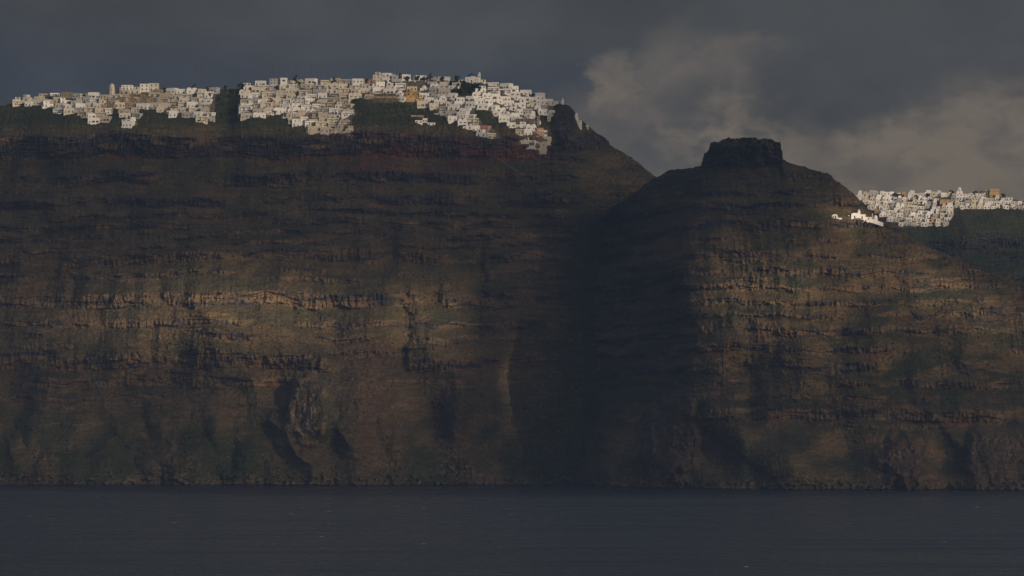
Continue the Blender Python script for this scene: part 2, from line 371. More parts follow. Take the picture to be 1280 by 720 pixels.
# ------------------------------------------------------------ the headland with its flat rock top
SKY_H = [(400, 640), (640, 420), (700, 330), (760, 262), (800, 236), (814, 224), (820, 221), (833, 215), (838, 212), (860, 210), (875, 208), (879, 205), (880.3, 191), (883, 190.5), (884, 188.5), (886, 188.5), (887, 180), (893, 177.5), (897, 178.5),
         (904, 173.5), (911, 172), (914, 174), (924, 171.5), (934, 173), (943, 171.5), (948, 174.5), (956, 173), (964, 174.5), (970, 177.5), (975, 178.5), (976.2, 187), (977.5, 192), (978, 200), (990, 204), (1010, 210), (1030, 216), (1040, 218), (1042.5, 223), (1050, 229), (1063, 238),
         (1075, 250), (1085, 260), (1095, 271), (1110, 281), (1130, 288), (1140, 298), (1155, 306), (1175, 314), (1200, 325), (1230, 338), (1280, 353), (1400, 420), (1700, 560), (1900, 640)]
LEDGES_H = [(178, 204, 1.6, 0), (216, 224, .9, 0), (236, 242, .7, 0), (252, 258, .7, 0), (276, 284, .75, 0), (298, 304, .7, 0), (316, 322, .7, 0), (334, 344, .95, 0), (355, 362, .85, 0),
            (374, 380, .85, 0), (391, 397, .9, 0), (408, 418, .9, 0), (431, 440, .95, 2), (452, 464, .9, 0), (474, 482, .8, 0), (492, 498, .75, 2), (508, 522, .85, 2), (534, 538, .5, 0)]
def yledge_h(p): return 3757 + (613 - p) / 440 * 270
def shore_h(X):
    px = 640 + X / 3790 * F
    y = poly(px, [(300, 4500), (640, 4200), (700, 4090), (735, 3990), (760, 3905), (800, 3868), (850, 3830), (900, 3790), (1000, 3762), (1100, 3752), (1280, 3742), (1600, 3760), (2000, 3900)])
    return y + 8 * fbm(X / 70, X * 0, 3, 13) + 4 * perlin(X / 13, X * 0, 14)
def top_h(X):
    px = 640 + X / 4010 * F
    pts = [(300, 4600), (640, 4420), (760, 4260), (820, 4175), (860, 4105), (900, 4050), (950, 4022), (990, 4022), (1040, 4020), (1100, 4005), (1280, 3985), (1900, 3900)]
    return sum(poly(px + d, pts) for d in np.linspace(-35, 35, 15)) / 15
def feats_h(XX, ZZ, Y, fm):
    px = mpx(XX, Y); py = mpy(ZZ, Y)
    w = 12 * fbm(ZZ / 34, XX / 90, 4, 177, .55) + 3 * perlin(ZZ / 6, XX / 30, 178)
    # spur edge: everything left of it falls back to the valley
    edge = poly(py, [(170, 872), (205, 874), (260, 862), (330, 848), (370, 861), (400, 872), (440, 869), (480, 856), (500, 800), (540, 772), (613, 756)]) + w
    d = np.maximum(edge - px, 0)
    k = 2.5 * ss(235, 300, py) + 0.03
    Y = Y + k * d * 0.62 * (1 - 0.55 * ss(60, 140, d))
    # a broad swell just right of the edge
    Y = Y - 36 * np.where(px > edge, gau(px - edge, 0, 60), gau(px - edge, 0, 13)) * ss(235, 300, py) * (1 - ss(430, 520, py))
    # craggy, cracked cap rock
    mc = ss(874, 882, px) * (1 - ss(976, 984, px)) * (1 - ss(203, 210, py))
    Y = Y - mc * (14 * fbm(XX / 13, ZZ / 11, 5, 171, .65) + 6 * ridged(XX / 9, ZZ / 20, 2, 172) + 3 * gau(py, 184, 4))
    # notches with shade
    for cx, cy, sx, sy, A in ((925, 458, 20, 14, 12), (940, 505, 14, 30, 16), (960, 545, 20, 26, 13), (1100, 420, 22, 40, -15), (1000, 440, 30, 18, -9), (1080, 470, 60, 20, -7),
                              (905, 430, 18, 40, -9), (1200, 440, 60, 60, -10), (1010, 520, 30, 22, 8), (1060, 560, 26, 34, 15), (1050, 470, 20, 60, 6)):
        Y = Y + A * gau(px, cx, sx) * gau(py, cy, sy)
    # lower outcrops
    def crop(cx, cy, rx, ry, A, s, le=0):
        a = (px - cx) / rx; b = (py - cy) / ry
        r = np.sqrt(a * a + b * b) + 0.2 * perlin(XX / 8, ZZ / 9, s)
        return 1 - ss(0.55, 1.1, r)
    o = crop(838, 548, 42, 60, 0, 191); fm['h1'] = o
    Y = Y - 26 * o * ss(775, 800, px + 0.2 * (py - 540)) - 11 * o * fbm(XX / 12, ZZ / 18, 5, 192, 0.65) - 4 * o * ridged(XX / 7, ZZ / 40, 2, 196)
    Y = Y + 14 * gau(px, 898, 22) * gau(py, 575, 26)                      # cave-like hollow
    o = crop(1128, 575, 34, 36, 0, 193); fm['h2'] = o
    Y = Y - 24 * o - 9 * o * fbm(XX / 10, ZZ / 15, 5, 194, 0.65)
    Y = Y + 20 * gau(px, 1180, 26) * ss(540, 575, py)
    o = ss(1206, 1218, px + w) * ss(528, 545, py); fm['h3'] = o
    Y = Y - 13 * o - 3.0 * o * ridged(XX / 9 + 0.6 * perlin(ZZ / 12, XX / 20, 197), ZZ / 28, 3, 195) - 6 * o * fbm(XX / 14, ZZ / 14, 4, 198)
    Y = Y - 20 * ss(-14, 4, px - (822 + (py - 490) * 1.35)) * gau(px, 860 + (py - 490) * 1.35, 42) * ss(480, 500, py) * (1 - ss(590, 612, py))
    Y = Y - 8 * gau(px, 1168 + (py - 520) * 0.9, 8) * ss(500, 520, py) * (1 - ss(550, 570, py))
    sb = 1 - ss(4, 10, ZZ); Y = Y - sb * (4.5 * ss(0.0, 0.4, perlin(XX / 4.5, ZZ / 3.5, 199)) + 9.0 * fbm(XX / 20, ZZ / 12, 4, 190)); fm['sb'] = sb
    return Y
def ledge_h(XX, ZZ):
    px = 640 + XX / 3900 * F; py = HZ - (ZZ - CAMZ) / 3900 * F
    v = 1 - 0.8 * ss(0, 1, (860 - px) / 20) * ss(470, 500, py)
    v = v * (1 - 0.7 * ss(520, 545, py))
    v = v * (1 - 0.75 * gau(px, 1150, 90) * gau(py, 455, 30))
    v = v * (1 - 0.5 * ss(250, 230, py) * (1 - ss(208, 200, py)))
    return v
def slope_h(XX, ZZ):
    py = HZ - (ZZ - CAMZ) / 3990 * F
    px = 640 + XX / 4010 * F
    m = ss(876, 884, px) * (1 - ss(974, 982, px)) * (1 - ss(206, 212, py))
    return (1 - 0.8 * m)
def col_h(XX, ZZ, Y, L, redm, fm, over):
    px = mpx(XX, Y); py = mpy(ZZ, Y)
    C = np.broadcast_to(np.array((0.132, 0.092, 0.046), np.float32), XX.shape + (3,)).copy()
    C = mixc(C, OLIVE, 0.9 * ss(-0.2, 0.4, fbm(XX / 50, ZZ / 22, 4, 150) + 0.35 * ss(300, 240, py) + 0.2 * ss(420, 500, py)))
    C = mixc(C, GREEN, 0.85 * ss(0.0, 0.5, fbm(XX / 40, ZZ / 18, 4, 151) + 0.3 * gau(px, 900, 60) * gau(py, 540, 35) + 0.25 * gau(px, 1160, 80) * gau(py, 455, 35)))
    rk = mixc(np.broadcast_to(np.array(ROCK, np.float32), C.shape).copy(), DARK_SHADE_ROCK, ss(-0.25, 0.45, fbm(XX / 28, ZZ / 8, 4, 152) + 0.6 * ss(300, 240, py) + 0.5 * ss(870, 840, px)))  # random dark rock, plus shade of top and left flank put into the colour
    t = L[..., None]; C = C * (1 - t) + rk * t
    C = mixc(C, (0.19, 0.13, 0.075), 0.5 * L * ss(0.05, 0.55, fbm(XX / 9, ZZ / 6, 4, 153)) * ss(300, 340, py))
    C = mixc(C, OLIVE, 0.9 * gau(py, 492 + (px - 820) * 0.55 + 22, 26) * ss(818, 832, px) * (1 - ss(960, 1010, px)))
    C = mixc(C, RED, redm * 0.55)
    C = mixc(C, (0.09, 0.062, 0.05), fm['h1'] * 0.85); C = mixc(C, TAN, fm['h1'] * 0.4 * ss(0.15, .5, fbm(XX / 9, ZZ / 14, 3, 154)))
    C = mixc(C, (0.11, 0.072, 0.055), fm['h2'] * 0.85); C = mixc(C, (0.10, 0.07, 0.052), fm['h3'] * 0.7)
    C = mixc(C, (0.12, 0.09, 0.065), fm['sb'] * 0.6 * ss(0.05, 0.4, perlin(XX / 4.5, ZZ / 3.5, 199)))
    C = mixc(C, (0.02, 0.018, 0.018), 1 - ss(0.3, 1.6, ZZ))
    return C
X2 = axis([(-150, 40, 4), (40, 440, 0.6), (440, 1100, 10)])
Z2 = axis([(-6, 282, 0.55), (282, 300, 2), (300, 380, 8)])
P, Cc, G_HEAD = build_cliff('headland', X2, Z2, top_h, SKY_H, shore_h, LEDGES_H, yledge_h, [feats_h], col_h, 110, slope_bias=slope_h, ledge_mod=ledge_h)
grid_mesh('headland_terrain', P, Cc, rock_m)

# ------------------------------------------------------------ the farther rim on the right
SKY_F = [(300, 300), (900, 270), (1040, 256), (1070, 250), (1100, 247), (1150, 248), (1180, 243), (1200, 242), (1250, 246), (1280, 252), (1330, 254), (1600, 262), (2200, 300), (2700, 340)]
LEDGES_F = [(296, 312, .9, 0), (330, 338, .7, 0), (352, 362, .8, 0)]
def feats_f(XX, ZZ, Y, fm): return Y
def ledge_f(XX, ZZ):
    py = HZ - (ZZ - CAMZ) / 5250 * F; return ss(280, 292, py)
def col_f(XX, ZZ, Y, L, redm, fm, over):
    px = mpx(XX, Y); py = mpy(ZZ, Y)
    C = np.broadcast_to(np.array((0.07, 0.062, 0.036), np.float32), XX.shape + (3,)).copy()
    C = mixc(C, GREEN, 0.95 * ss(-0.4, 0.3, fbm(XX / 60, ZZ / 24, 4, 250) + 0.2))
    t = L[..., None] * 0.8; C = C * (1 - t) + np.array(DARK_SHADE_ROCK, np.float32) * t
    tw = pip(px, py + 0.5, POLY_D).astype(np.float32); C = mixc(C, (0.17, 0.15, 0.125), tw * 0.75)
    return C
X3 = axis([(-200, 300, 8), (300, 600, 1.1), (600, 2200, 14)])
Z3 = axis([(-6, 100, 5), (100, 300, 1.0), (300, 420, 10)])
P, Cc, G_FAR = build_cliff('far', X3, Z3, lambda X: 5400 + 0 * X, SKY_F, lambda X: 4950 + 0 * X, LEDGES_F, lambda p: 5250, [feats_f], col_f, 210, slope_bias=lambda a, b: 1 + 0 * a, ledge_mod=ledge_f)
grid_mesh('far_rim_terrain', P, Cc, rock_m)

def lookup(G, x, z):
    """depth of the terrain surface at world x and height z (the rim when z is above it)"""
    X, Zr, Y, Zo, zt = G
    i = int(np.clip(np.searchsorted(X, x), 1, len(X) - 2))
    z = min(z, zt[i] - 0.6)
    j = int(np.clip(np.searchsorted(Zr, z), 1, len(Zr) - 2))
    w = max(1, int(round(2.0 / (X[i + 1] - X[i]))))
    return float(np.median(Y[max(j - 2, 0):j + 3, max(i - w, 0):i + w + 1]))
def at(G, px, py, Y0=4300.0):
    Y = Y0
    for _ in range(5): Y = lookup(G, wx(px, Y), wz(py, Y))
    return wx(px, Y), Y, wz(py, Y)

# ------------------------------------------------------------ sea
def build_sea():
    m, n, l, b = new_mat('sea_water', 0.22, 0.5)
    b.inputs['Base Color'].default_value = (0.018, 0.029, 0.048, 1)
    b.inputs['IOR'].default_value = 1.33
    tc = n.new('ShaderNodeTexCoord'); ob = tc.outputs['Object']
    h = None
    for (sx, sy, amp, det) in ((0.012, 0.03, 0.8, 2), (0.022, 0.06, 3.0, 3), (0.11, 0.26, 1.6, 4)):
        f = noise_node(n, l, mapping(n, l, ob, (sx, sy, 1), (0, 0, R(12))), 1.0, det, 0.62)
        f = mathn(n, l, 'MULTIPLY', f, amp); h = f if h is None else mathn(n, l, 'ADD', h, f)
    bp = n.new('ShaderNodeBump'); bp.inputs['Strength'].default_value = 1.0; bp.inputs['Distance'].default_value = 1.0
    l.new(h, bp.inputs['Height']); l.new(bp.outputs[0], b.inputs['Normal'])
    # sparse whitecaps
    v = n.new('ShaderNodeTexVoronoi'); v.inputs['Scale'].default_value = 1.0
    l.new(mapping(n, l, ob, (0.055, 0.014, 1)), v.inputs['Vector'])
    c1 = mathn(n, l, 'LESS_THAN', v.outputs['Distance'], 0.055)
    sp = n.new('ShaderNodeSeparateColor'); l.new(v.outputs['Color'], sp.inputs[0])
    c2 = mathn(n, l, 'GREATER_THAN', sp.outputs[0], 0.78)
    foam = mathn(n, l, 'MULTIPLY', c1, c2)
    c = mixcol(n, l, foam, (0.018, 0.029, 0.048), (0.42, 0.42, 0.42)); l.new(c, b.inputs['Base Color'])
    wind = maprange(n, l, noise_node(n, l, mapping(n, l, ob, (0.0035, 0.02, 1)), 1.0, 7, 0.72), 0.36, 0.64, 0.12, 0.44)
    l.new(mathn(n, l, 'MAXIMUM', wind, foam), b.inputs['Roughness'])
    me = bpy.data.meshes.new('sea')
    me.from_pydata([(-40000, -6000, 0), (40000, -6000, 0), (40000, 70000, 0), (-40000, 70000, 0)], [], [(0, 1, 2, 3)])
    me.materials.append(m); o = bpy.data.objects.new('sea_water', me); col.objects.link(o); o['kind'] = 'structure'
build_sea()

# foam line where the swell meets the rocks
def shore_foam(name, G, x0, x1, s):
    m, n, l, b = new_mat('foam', 0.8); b.inputs['Base Color'].default_value = (0.35, 0.36, 0.37, 1)
    X, Zr, Y, Zo, zt = G; j = int(np.searchsorted(Zr, 0.1)); vs = []; fs = []
    for i in range(len(X) - 1):
        if not (x0 < X[i] < x1): continue
        a = float(fbm(np.array([X[i] / 9.0]), np.array([s]), 3, 300)[0])
        if a < 0.22: continue
        w = 1.0 + 6 * (a - 0.22); k = len(vs)
        vs += [(X[i], Y[j, i] - w, 0.06), (X[i + 1], Y[j, i + 1] - w, 0.06), (X[i + 1], Y[j, i + 1] + 3, 0.1), (X[i], Y[j, i] + 3, 0.1)]
        fs.append((k, k + 1, k + 2, k + 3))
    me = bpy.data.meshes.new(name); me.from_pydata(vs, [], fs); me.materials.append(m)
    o = bpy.data.objects.new(name, me); col.objects.link(o); o['kind'] = 'stuff'
    o['label'] = 'thin broken line of white foam along the foot of the ' + ('long cliff' if s < 5 else 'headland'); o['category'] = 'foam'
shore_foam('shore_foam', G_MAIN, -430, 90, 1.0)
shore_foam('shore_foam', G_HEAD, 80, 420, 9.0)
# ------------------------------------------------------------ buildings
def wall_material(name, c, var=0.18):
    m, n, l, b = new_mat(name, 0.85, 0.2)
    tc = n.new('ShaderNodeTexCoord')
    f = noise_node(n, l, mapping(n, l, tc.outputs['Object'], (0.5, 0.5, 0.25)), 1.0, 5, 0.7)
    k = maprange(n, l, f, 0.3, 0.72, 1 - var * 1.6, 1 + var * 0.4, False)
    cb = n.new('ShaderNodeCombineColor'); [l.new(k, cb.inputs[i]) for i in range(3)]
    l.new(mixcol(n, l, 1.0, c, cb.outputs[0], 'MULTIPLY'), b.inputs['Base Color'])
    return m
WALLS = {'white': wall_material('white_limewash', (0.80, 0.79, 0.77)), 'cream': wall_material('cream_plaster', (0.62, 0.58, 0.49)),
         'pale grey': wall_material('grey_plaster', (0.42, 0.42, 0.41)), 'ochre': wall_material('ochre_plaster', (0.50, 0.33, 0.13)),
         'beige': wall_material('beige_plaster', (0.48, 0.43, 0.35)), 'pink': wall_material('pink_plaster', (0.45, 0.28, 0.22)),
         'tan': wall_material('tan_stone', (0.33, 0.26, 0.17), 0.4), 'brown': wall_material('brown_stone', (0.16, 0.125, 0.095), 0.5)}
glass_m, _n, _l, _b = new_mat('dark_window_glass', 0.15, 0.5); _b.inputs['Base Color'].default_value = (0.015, 0.018, 0.024, 1)
def plain(name, c, r=0.7):
    m, n, l, b = new_mat(name, r, 0.3); b.inputs['Base Color'].default_value = (*c, 1); return m
DOORS = [plain('blue_door_paint', (0.04, 0.1, 0.22)), plain('brown_door_wood', (0.07, 0.04, 0.025)), plain('grey_door_paint', (0.1, 0.11, 0.11))]
blue_dome = plain('blue_dome_paint', (0.02, 0.09, 0.30), 0.5)
red_cloth = plain('red_canvas', (0.35, 0.02, 0.025)); trim_m = plain('white_trim', (0.7, 0.69, 0.66)); iron_m = plain('dark_iron', (0.03, 0.03, 0.03))

class MB:
    def __init__(s): s.v = []; s.f = []; s.m = []
    def quadbox(s, x0, x1, y0, y1, z0, z1, mi=0, taper=0.0):
        k = len(s.v); t = taper
        s.v += [(x0, y0, z0), (x1, y0, z0), (x1, y1, z0), (x0, y1, z0), (x0 + t, y0 + t, z1), (x1 - t, y0 + t, z1), (x1 - t, y1 - t, z1), (x0 + t, y1 - t, z1)]
        for q in ((0, 3, 2, 1), (4, 5, 6, 7), (0, 1, 5, 4), (1, 2, 6, 5), (2, 3, 7, 6), (3, 0, 4, 7)):
            s.f.append(tuple(k + i for i in q)); s.m.append(mi)
    def vault(s, x0, x1, y0, y1, z, rise, mi=0, n=8):
        k = len(s.v)
        for y in (y0, y1):
            for i in range(n + 1):
                a = math.pi * i / n; s.v.append(((x0 + x1) / 2 - (x1 - x0) / 2 * math.cos(a), y, z + rise * math.sin(a)))
        for i in range(n): s.f.append((k + i, k + i + 1, k + n + 2 + i, k + n + 1 + i)); s.m.append(mi)
        s.f.append(tuple(k + i for i in range(n, -1, -1))); s.m.append(mi)
        s.f.append(tuple(k + n + 1 + i for i in range(n + 1))); s.m.append(mi)
    def lathe(s, cx, cy, prof, n=16, mi=0):
        k = len(s.v)
        for r, z in prof:
            for i in range(n):
                a = 2 * math.pi * i / n; s.v.append((cx + r * math.cos(a), cy + r * math.sin(a), z))
        for j in range(len(prof) - 1):
            for i in range(n):
                a = k + j * n + i; b = k + j * n + (i + 1) % n
                s.f.append((a, b, b + n, a + n)); s.m.append(mi)
        s.f.append(tuple(k + (len(prof) - 1) * n + i for i in range(n))); s.m.append(mi)
    def mesh(s, name, mats):
        me = bpy.data.meshes.new(name); me.from_pydata(s.v, [], s.f)
        for m in mats: me.materials.append(m)
        me.polygons.foreach_set('material_index', s.m); me.update(); return me
    def build(s, name, mats, parent=None, loc=None, rz=0.0):
        return put(s.mesh(name, mats), name, parent, loc, rz)
def put(me, name, parent=None, loc=None, rz=0.0):
    o = bpy.data.objects.new(name, me); col.objects.link(o)
    if parent: o.parent = parent
    if loc: o.location = loc
    o.rotation_euler = (0, 0, rz); return o
def tag(o, label, cat, group=None):
    o['label'] = label; o['category'] = cat
    if group: o['group'] = group
    return o
def parapet(b, x0, x1, y0, y1, z, h=0.55, t=0.25):
    b.quadbox(x0, x1, y0, y0 + t, z, z + h); b.quadbox(x0, x1, y1 - t, y1, z, z + h)
    b.quadbox(x0, x0 + t, y0 + t, y1 - t, z, z + h); b.quadbox(x1 - t, x1, y0 + t, y1 - t, z, z + h)

# shared window and door meshes (sit on the wall with a sill and a frame)
def win_mesh(w, h, arch):
    b = MB()
    b.quadbox(-w / 2, w / 2, -0.03, 0.10, 0, h, 1)
    if arch: b.vault(-w / 2, w / 2, -0.03, 0.10, h + 0.001, w / 2, 1, 6)
    b.quadbox(-w / 2 - 0.12, w / 2 + 0.12, -0.2, 0.05, -0.14, -0.003, 0)
    b.quadbox(-w / 2 - 0.1, -w / 2 - 0.003, -0.1, 0.05, 0, h, 0); b.quadbox(w / 2 + 0.003, w / 2 + 0.1, -0.1, 0.05, 0, h, 0)
    b.quadbox(-0.03, 0.03, -0.06, -0.032, 0.02, h - 0.02, 0)
    return b.mesh('window', [trim_m, glass_m])
WIN = [win_mesh(1.1, 1.4, False), win_mesh(0.9, 1.2, False), win_mesh(1.3, 1.2, True), win_mesh(2.2, 1.7, False), win_mesh(0.7, 0.9, True)]
def door_mesh(mt, arch):
    b = MB(); b.quadbox(-0.5, 0.5, -0.05, 0.1, 0, 2.1, 0)
    if arch: b.vault(-0.5, 0.5, -0.05, 0.1, 2.102, 0.45, 0, 6)
    b.quadbox(-0.35, 0.35, -0.08, -0.052, 1.1, 1.9, 1); b.quadbox(-0.65, 0.65, -0.5, 0.0, -0.16, -0.003, 2)
    return b.mesh('door', [mt, glass_m, trim_m])
DOORM = [door_mesh(m, a) for m in DOORS for a in (False, True)]

def make_house(px, py, G, colour, style, w, h, r, Y0=4300.0, parts=True, yaw=None):
    """one house: body mesh with its openings as children"""
    x, y, z = at(G, px, py, Y0)
    d = r.uniform(6.0, 8.5); b = MB(); hw = w / 2
    yaw = r.uniform(-0.5, 0.4) if yaw is None else yaw
    tx = r.uniform(1.4, 2.6)
    fronts = []                                                       # (x, y, z, width) places for openings
    if style == 'loggia':
        b.quadbox(-hw, hw, 1.5, d, -2.4, h)
        b.quadbox(-hw, hw, 0, 1.497, h - 0.55, h)
        npier = max(1, int(w / 4.6))
        for i in range(npier + 1):
            xx = -hw + (w - 0.4) * i / npier; b.quadbox(xx, xx + 0.4, 0.01, 1.497, 0, h - 0.553)
        b.quadbox(-hw, hw, -0.9, 1.497, -2.2, -0.003); b.quadbox(-hw, hw, -0.9, -0.7, 0.0, 0.8)
        parapet(b, -hw, hw, 0.02, d, h + 0.003)
        for i in range(npier): fronts.append((-hw + (w - .4) * (i + .5) / npier + .2, 1.5, 0.35, 'w' if i != npier // 2 else 'd'))
    elif style == 'vaulted':
        nb = max(1, int(round(w / 4.5))); bw = w / nb
        b.quadbox(-hw, hw, 0, d, -2.4, h * 0.62)
        for i in range(nb):
            b.vault(-hw + bw * i + 0.1, -hw + bw * (i + 1) - 0.1, 0.02, d, h * 0.62 + 0.002, min(bw * 0.45, h * 0.45), 0, 10)
            fronts.append((-hw + bw * (i + .5), 0, 0.1, 'd' if i % 2 == 0 else 'w'))
            if bw > 3.6: fronts.append((-hw + bw * (i + .5) + 1.25, 0, 0.9, 's'))
        b.quadbox(-hw, hw, -tx, -0.003, -2.2, -0.02); b.quadbox(-hw, hw, -tx, -tx + 0.22, 0, 0.75)
    elif style == 'two-storey':
        s = r.uniform(0.5, 0.7) * w; off = r.choice((-1, 1)) * (w - s) / 2 * 0.95; h1 = h * 0.56
        b.quadbox(-hw, hw, 0, d, -2.4, h1); parapet(b, -hw, hw, 0, d, h1 + .003, 0.45)
        b.quadbox(off - s / 2, off + s / 2, 1.4, d - 0.5, h1 + 0.004, h); parapet(b, off - s / 2, off + s / 2, 1.4, d - .5, h + .003, 0.35)
        for k in range(max(1, int(w / 3.4))): fronts.append((-hw + w * (k + .5) / max(1, int(w / 3.4)), 0, 0.7, 'w' if k else 'd'))
        for k in range(max(1, int(s / 3.0))): fronts.append((off - s / 2 + s * (k + .5) / max(1, int(s / 3.0)), 1.4, h1 + 0.75, 'w'))
    elif style == 'domed':
        b.quadbox(-hw, hw, 0, d, -2.4, h * 0.6); parapet(b, -hw, hw, 0, d, h * .6 + .003, 0.3)
        rr = min(w, d) * 0.34; b.lathe(0, d / 2, [(rr, h * .6), (rr, h * .72)] + [(rr * math.cos(a), h * .72 + rr * math.sin(a)) for a in np.linspace(0.1, 1.45, 7)], 16)
        fronts += [(0, 0, 0.0, 'd'), (hw * 0.6, 0, 1.0, 's')]
    else:
        b.quadbox(-hw, hw, 0, d, -2.4, h); parapet(b, -hw, hw, 0, d, h + .003)
        if r.random() < 0.7: b.quadbox(-hw, hw, -tx, -0.003, -2.2, -0.02); b.quadbox(-hw, hw, -tx, -tx + 0.22, 0, 0.75)
        if r.random() < 0.3: cx = r.uniform(-hw + .8, hw - .8); b.quadbox(cx - .35, cx + .35, d - 2, d - 1.3, h, h + 1.1)
        n = max(1, int(w / 2.9)); dk = r.randrange(n)
        for k in range(n): fronts.append((-hw + w * (k + .5) / n, 0, 0.05 if k == dk else 0.8, 'd' if k == dk else 'w'))
    if r.random() < 0.35:                                             # outside stair along one side
        sx = r.choice((-1, 1)); x0 = sx * hw if sx > 0 else -hw - 1.0
        for k in range(6): b.quadbox(x0 + .003, x0 + .997, k * 0.75, k * 0.75 + .747, -2.2, 0.35 * (k + 1))
    o = b.build('house', [WALLS[colour]], None, (x, y + 0.5, z), yaw)
    if parts:
        wi = r.choice((0, 0, 1, 2, 3)); dm = r.choice(DOORM)
        for fx, fy, fz, k in fronts:
            if k == 'd': put(dm, 'door', o, (fx, fy - 0.02, max(fz - 0.3, 0.0)))
            else: put(WIN[4] if k == 's' else WIN[wi], 'window', o, (fx, fy - 0.02, fz + (0.15 if wi == 3 else 0.3)))
        if w > 7.5: put(WIN[1], 'window', o, (hw + 0.02, d * 0.4, 0.9), R(90))
    return o

ORD = ['first', 'second', 'third', 'fourth', 'fifth', 'sixth', 'seventh', 'eighth', 'ninth', 'tenth', 'eleventh', 'twelfth', 'thirteenth', 'fourteenth', 'fifteenth', 'sixteenth',
       'seventeenth', 'eighteenth', 'nineteenth', 'twentieth', 'twenty-first', 'twenty-second', 'twenty-third', 'twenty-fourth', 'twenty-fifth', 'twenty-sixth', 'twenty-seventh',
       'twenty-eighth', 'twenty-ninth', 'thirtieth', 'thirty-first', 'thirty-second', 'thirty-third', 'thirty-fourth', 'thirty-fifth', 'thirty-sixth']
RES = [(134, 145, 100, 122), (152, 199, 100, 116), (337, 361, 94, 111), (439, 456, 94, 112), (583, 603, 88, 106), (337, 344, 124, 131)]   # kept free for the named buildings
def quarter(name, pts, y0, y1, pitch, wr, cols, styles, tilt, r, G, hr=(4.0, 5.6), free=()):
    xs = [p[0] for p in pts]; n_tot = 0; row = 0; yb = y0
    while yb < y1:
        x = min(xs) + r.uniform(0, 4); made = []
        while x < max(xs):
            w = r.uniform(*wr); cx = x + w / 2; by = yb + tilt(cx) + r.uniform(-1.7, 1.7)
            cy = by - 2.8
            ok = bool(pip(np.array([cx]), np.array([cy]), pts)[0]) and not any(a < cx < b and c < by < d for a, b, c, d in list(RES) + list(free))
            if not ok: x += 1.5; continue
            if r.random() < 0.05: x += r.uniform(2, 6); continue
            colr = cols(cx, by, r); st = styles(cx, by, r)
            h = r.uniform(*hr) * (1.3 if st == 'two-storey' else 1.0)
            o = make_house(cx, by, G, colr, st, w * 0.685 * 0.98, h, r)
            made.append((cx, o, colr, st, w)); x += w * r.uniform(0.94, 1.06)
        for i, (cx, o, colr, st, w) in enumerate(made):
            sz = 'wide' if w > wr[1] - (wr[1] - wr[0]) * 0.3 else 'narrow' if w < wr[0] + (wr[1] - wr[0]) * 0.3 else 'mid-sized'
            stn = {'loggia': 'open-fronted', 'vaulted': 'vaulted', 'two-storey': 'two-storey', 'domed': 'domed', 'flat': 'flat-roofed'}[st]
            tag(o, f'{sz} {colr} {stn} house, {ORD[i]} from left, {ORD[row]} row from top, {name}', 'house', 'terraced houses of the ' + name)
        if made: n_tot += len(made); row += 1
        yb += pitch
    return n_tot
def choose(r, opts):
    t = r.random() * sum(w for _, w in opts)
    for v, w in opts:
        t -= w
        if t <= 0: return v
    return opts[-1][0]
r = random.Random(7)
quarter('left quarter', POLY_A, 117, 162, 6.2, (9, 16), lambda x, y, r: choose(r, [('cream', 5), ('white', 3), ('beige', 2), ('tan', 1.2 if y < 130 else 0.2), ('pale grey', .7)]) if not (120 < x < 200 and 118 < y < 136) else choose(r, [('tan', 3), ('cream', 3), ('beige', 3)]),
        lambda x, y, r: choose(r, [('flat', 5), ('loggia', 3), ('vaulted', 1.5), ('two-storey', 1)]), lambda x: (x < 60) * (60 - x) * 0.12, r, G_MAIN, (3.8, 5.2))
quarter('middle quarter', POLY_B, 106, 168, 6.0, (10, 18), lambda x, y, r: choose(r, [('cream', 5), ('white', 4 if x < 400 else 1), ('beige', 1 if x < 385 else 4), ('pale grey', .6)]),
        lambda x, y, r: choose(r, [('flat', 3), ('loggia', 6 if x < 345 or y > 125 else 3), ('vaulted', 1), ('two-storey', .8)]), lambda x: 0.0, r, G_MAIN, (3.8, 5.0))
quarter('right quarter', POLY_C, 98, 225, 7.0, (9, 15), lambda x, y, r: choose(r, [('white', 8), ('cream', 1.5), ('pale grey', 1), ('pink', .3)]) if not (508 < x < 527 and 116 < y < 130) else 'ochre',
        lambda x, y, r: choose(r, [('flat', 4), ('loggia', 1.2), ('vaulted', 3), ('two-storey', 2), ('domed', .5)]), lambda x: max(0, x - 500) * 0.10, r, G_MAIN, (3.9, 5.4))

# the named buildings
def special(name, px, py, G=G_MAIN, Y0=4300.0, dy=0.0):
    x, y, z = at(G, px, py, Y0); o = bpy.data.objects.new(name, None); col.objects.link(o); o.location = (x, y + dy, z); o.empty_display_size = 2; return o
def wins(o, pts, k=0, rz=0.0, name='window'):
    for p in pts: put(WIN[k], name, o, p, rz)
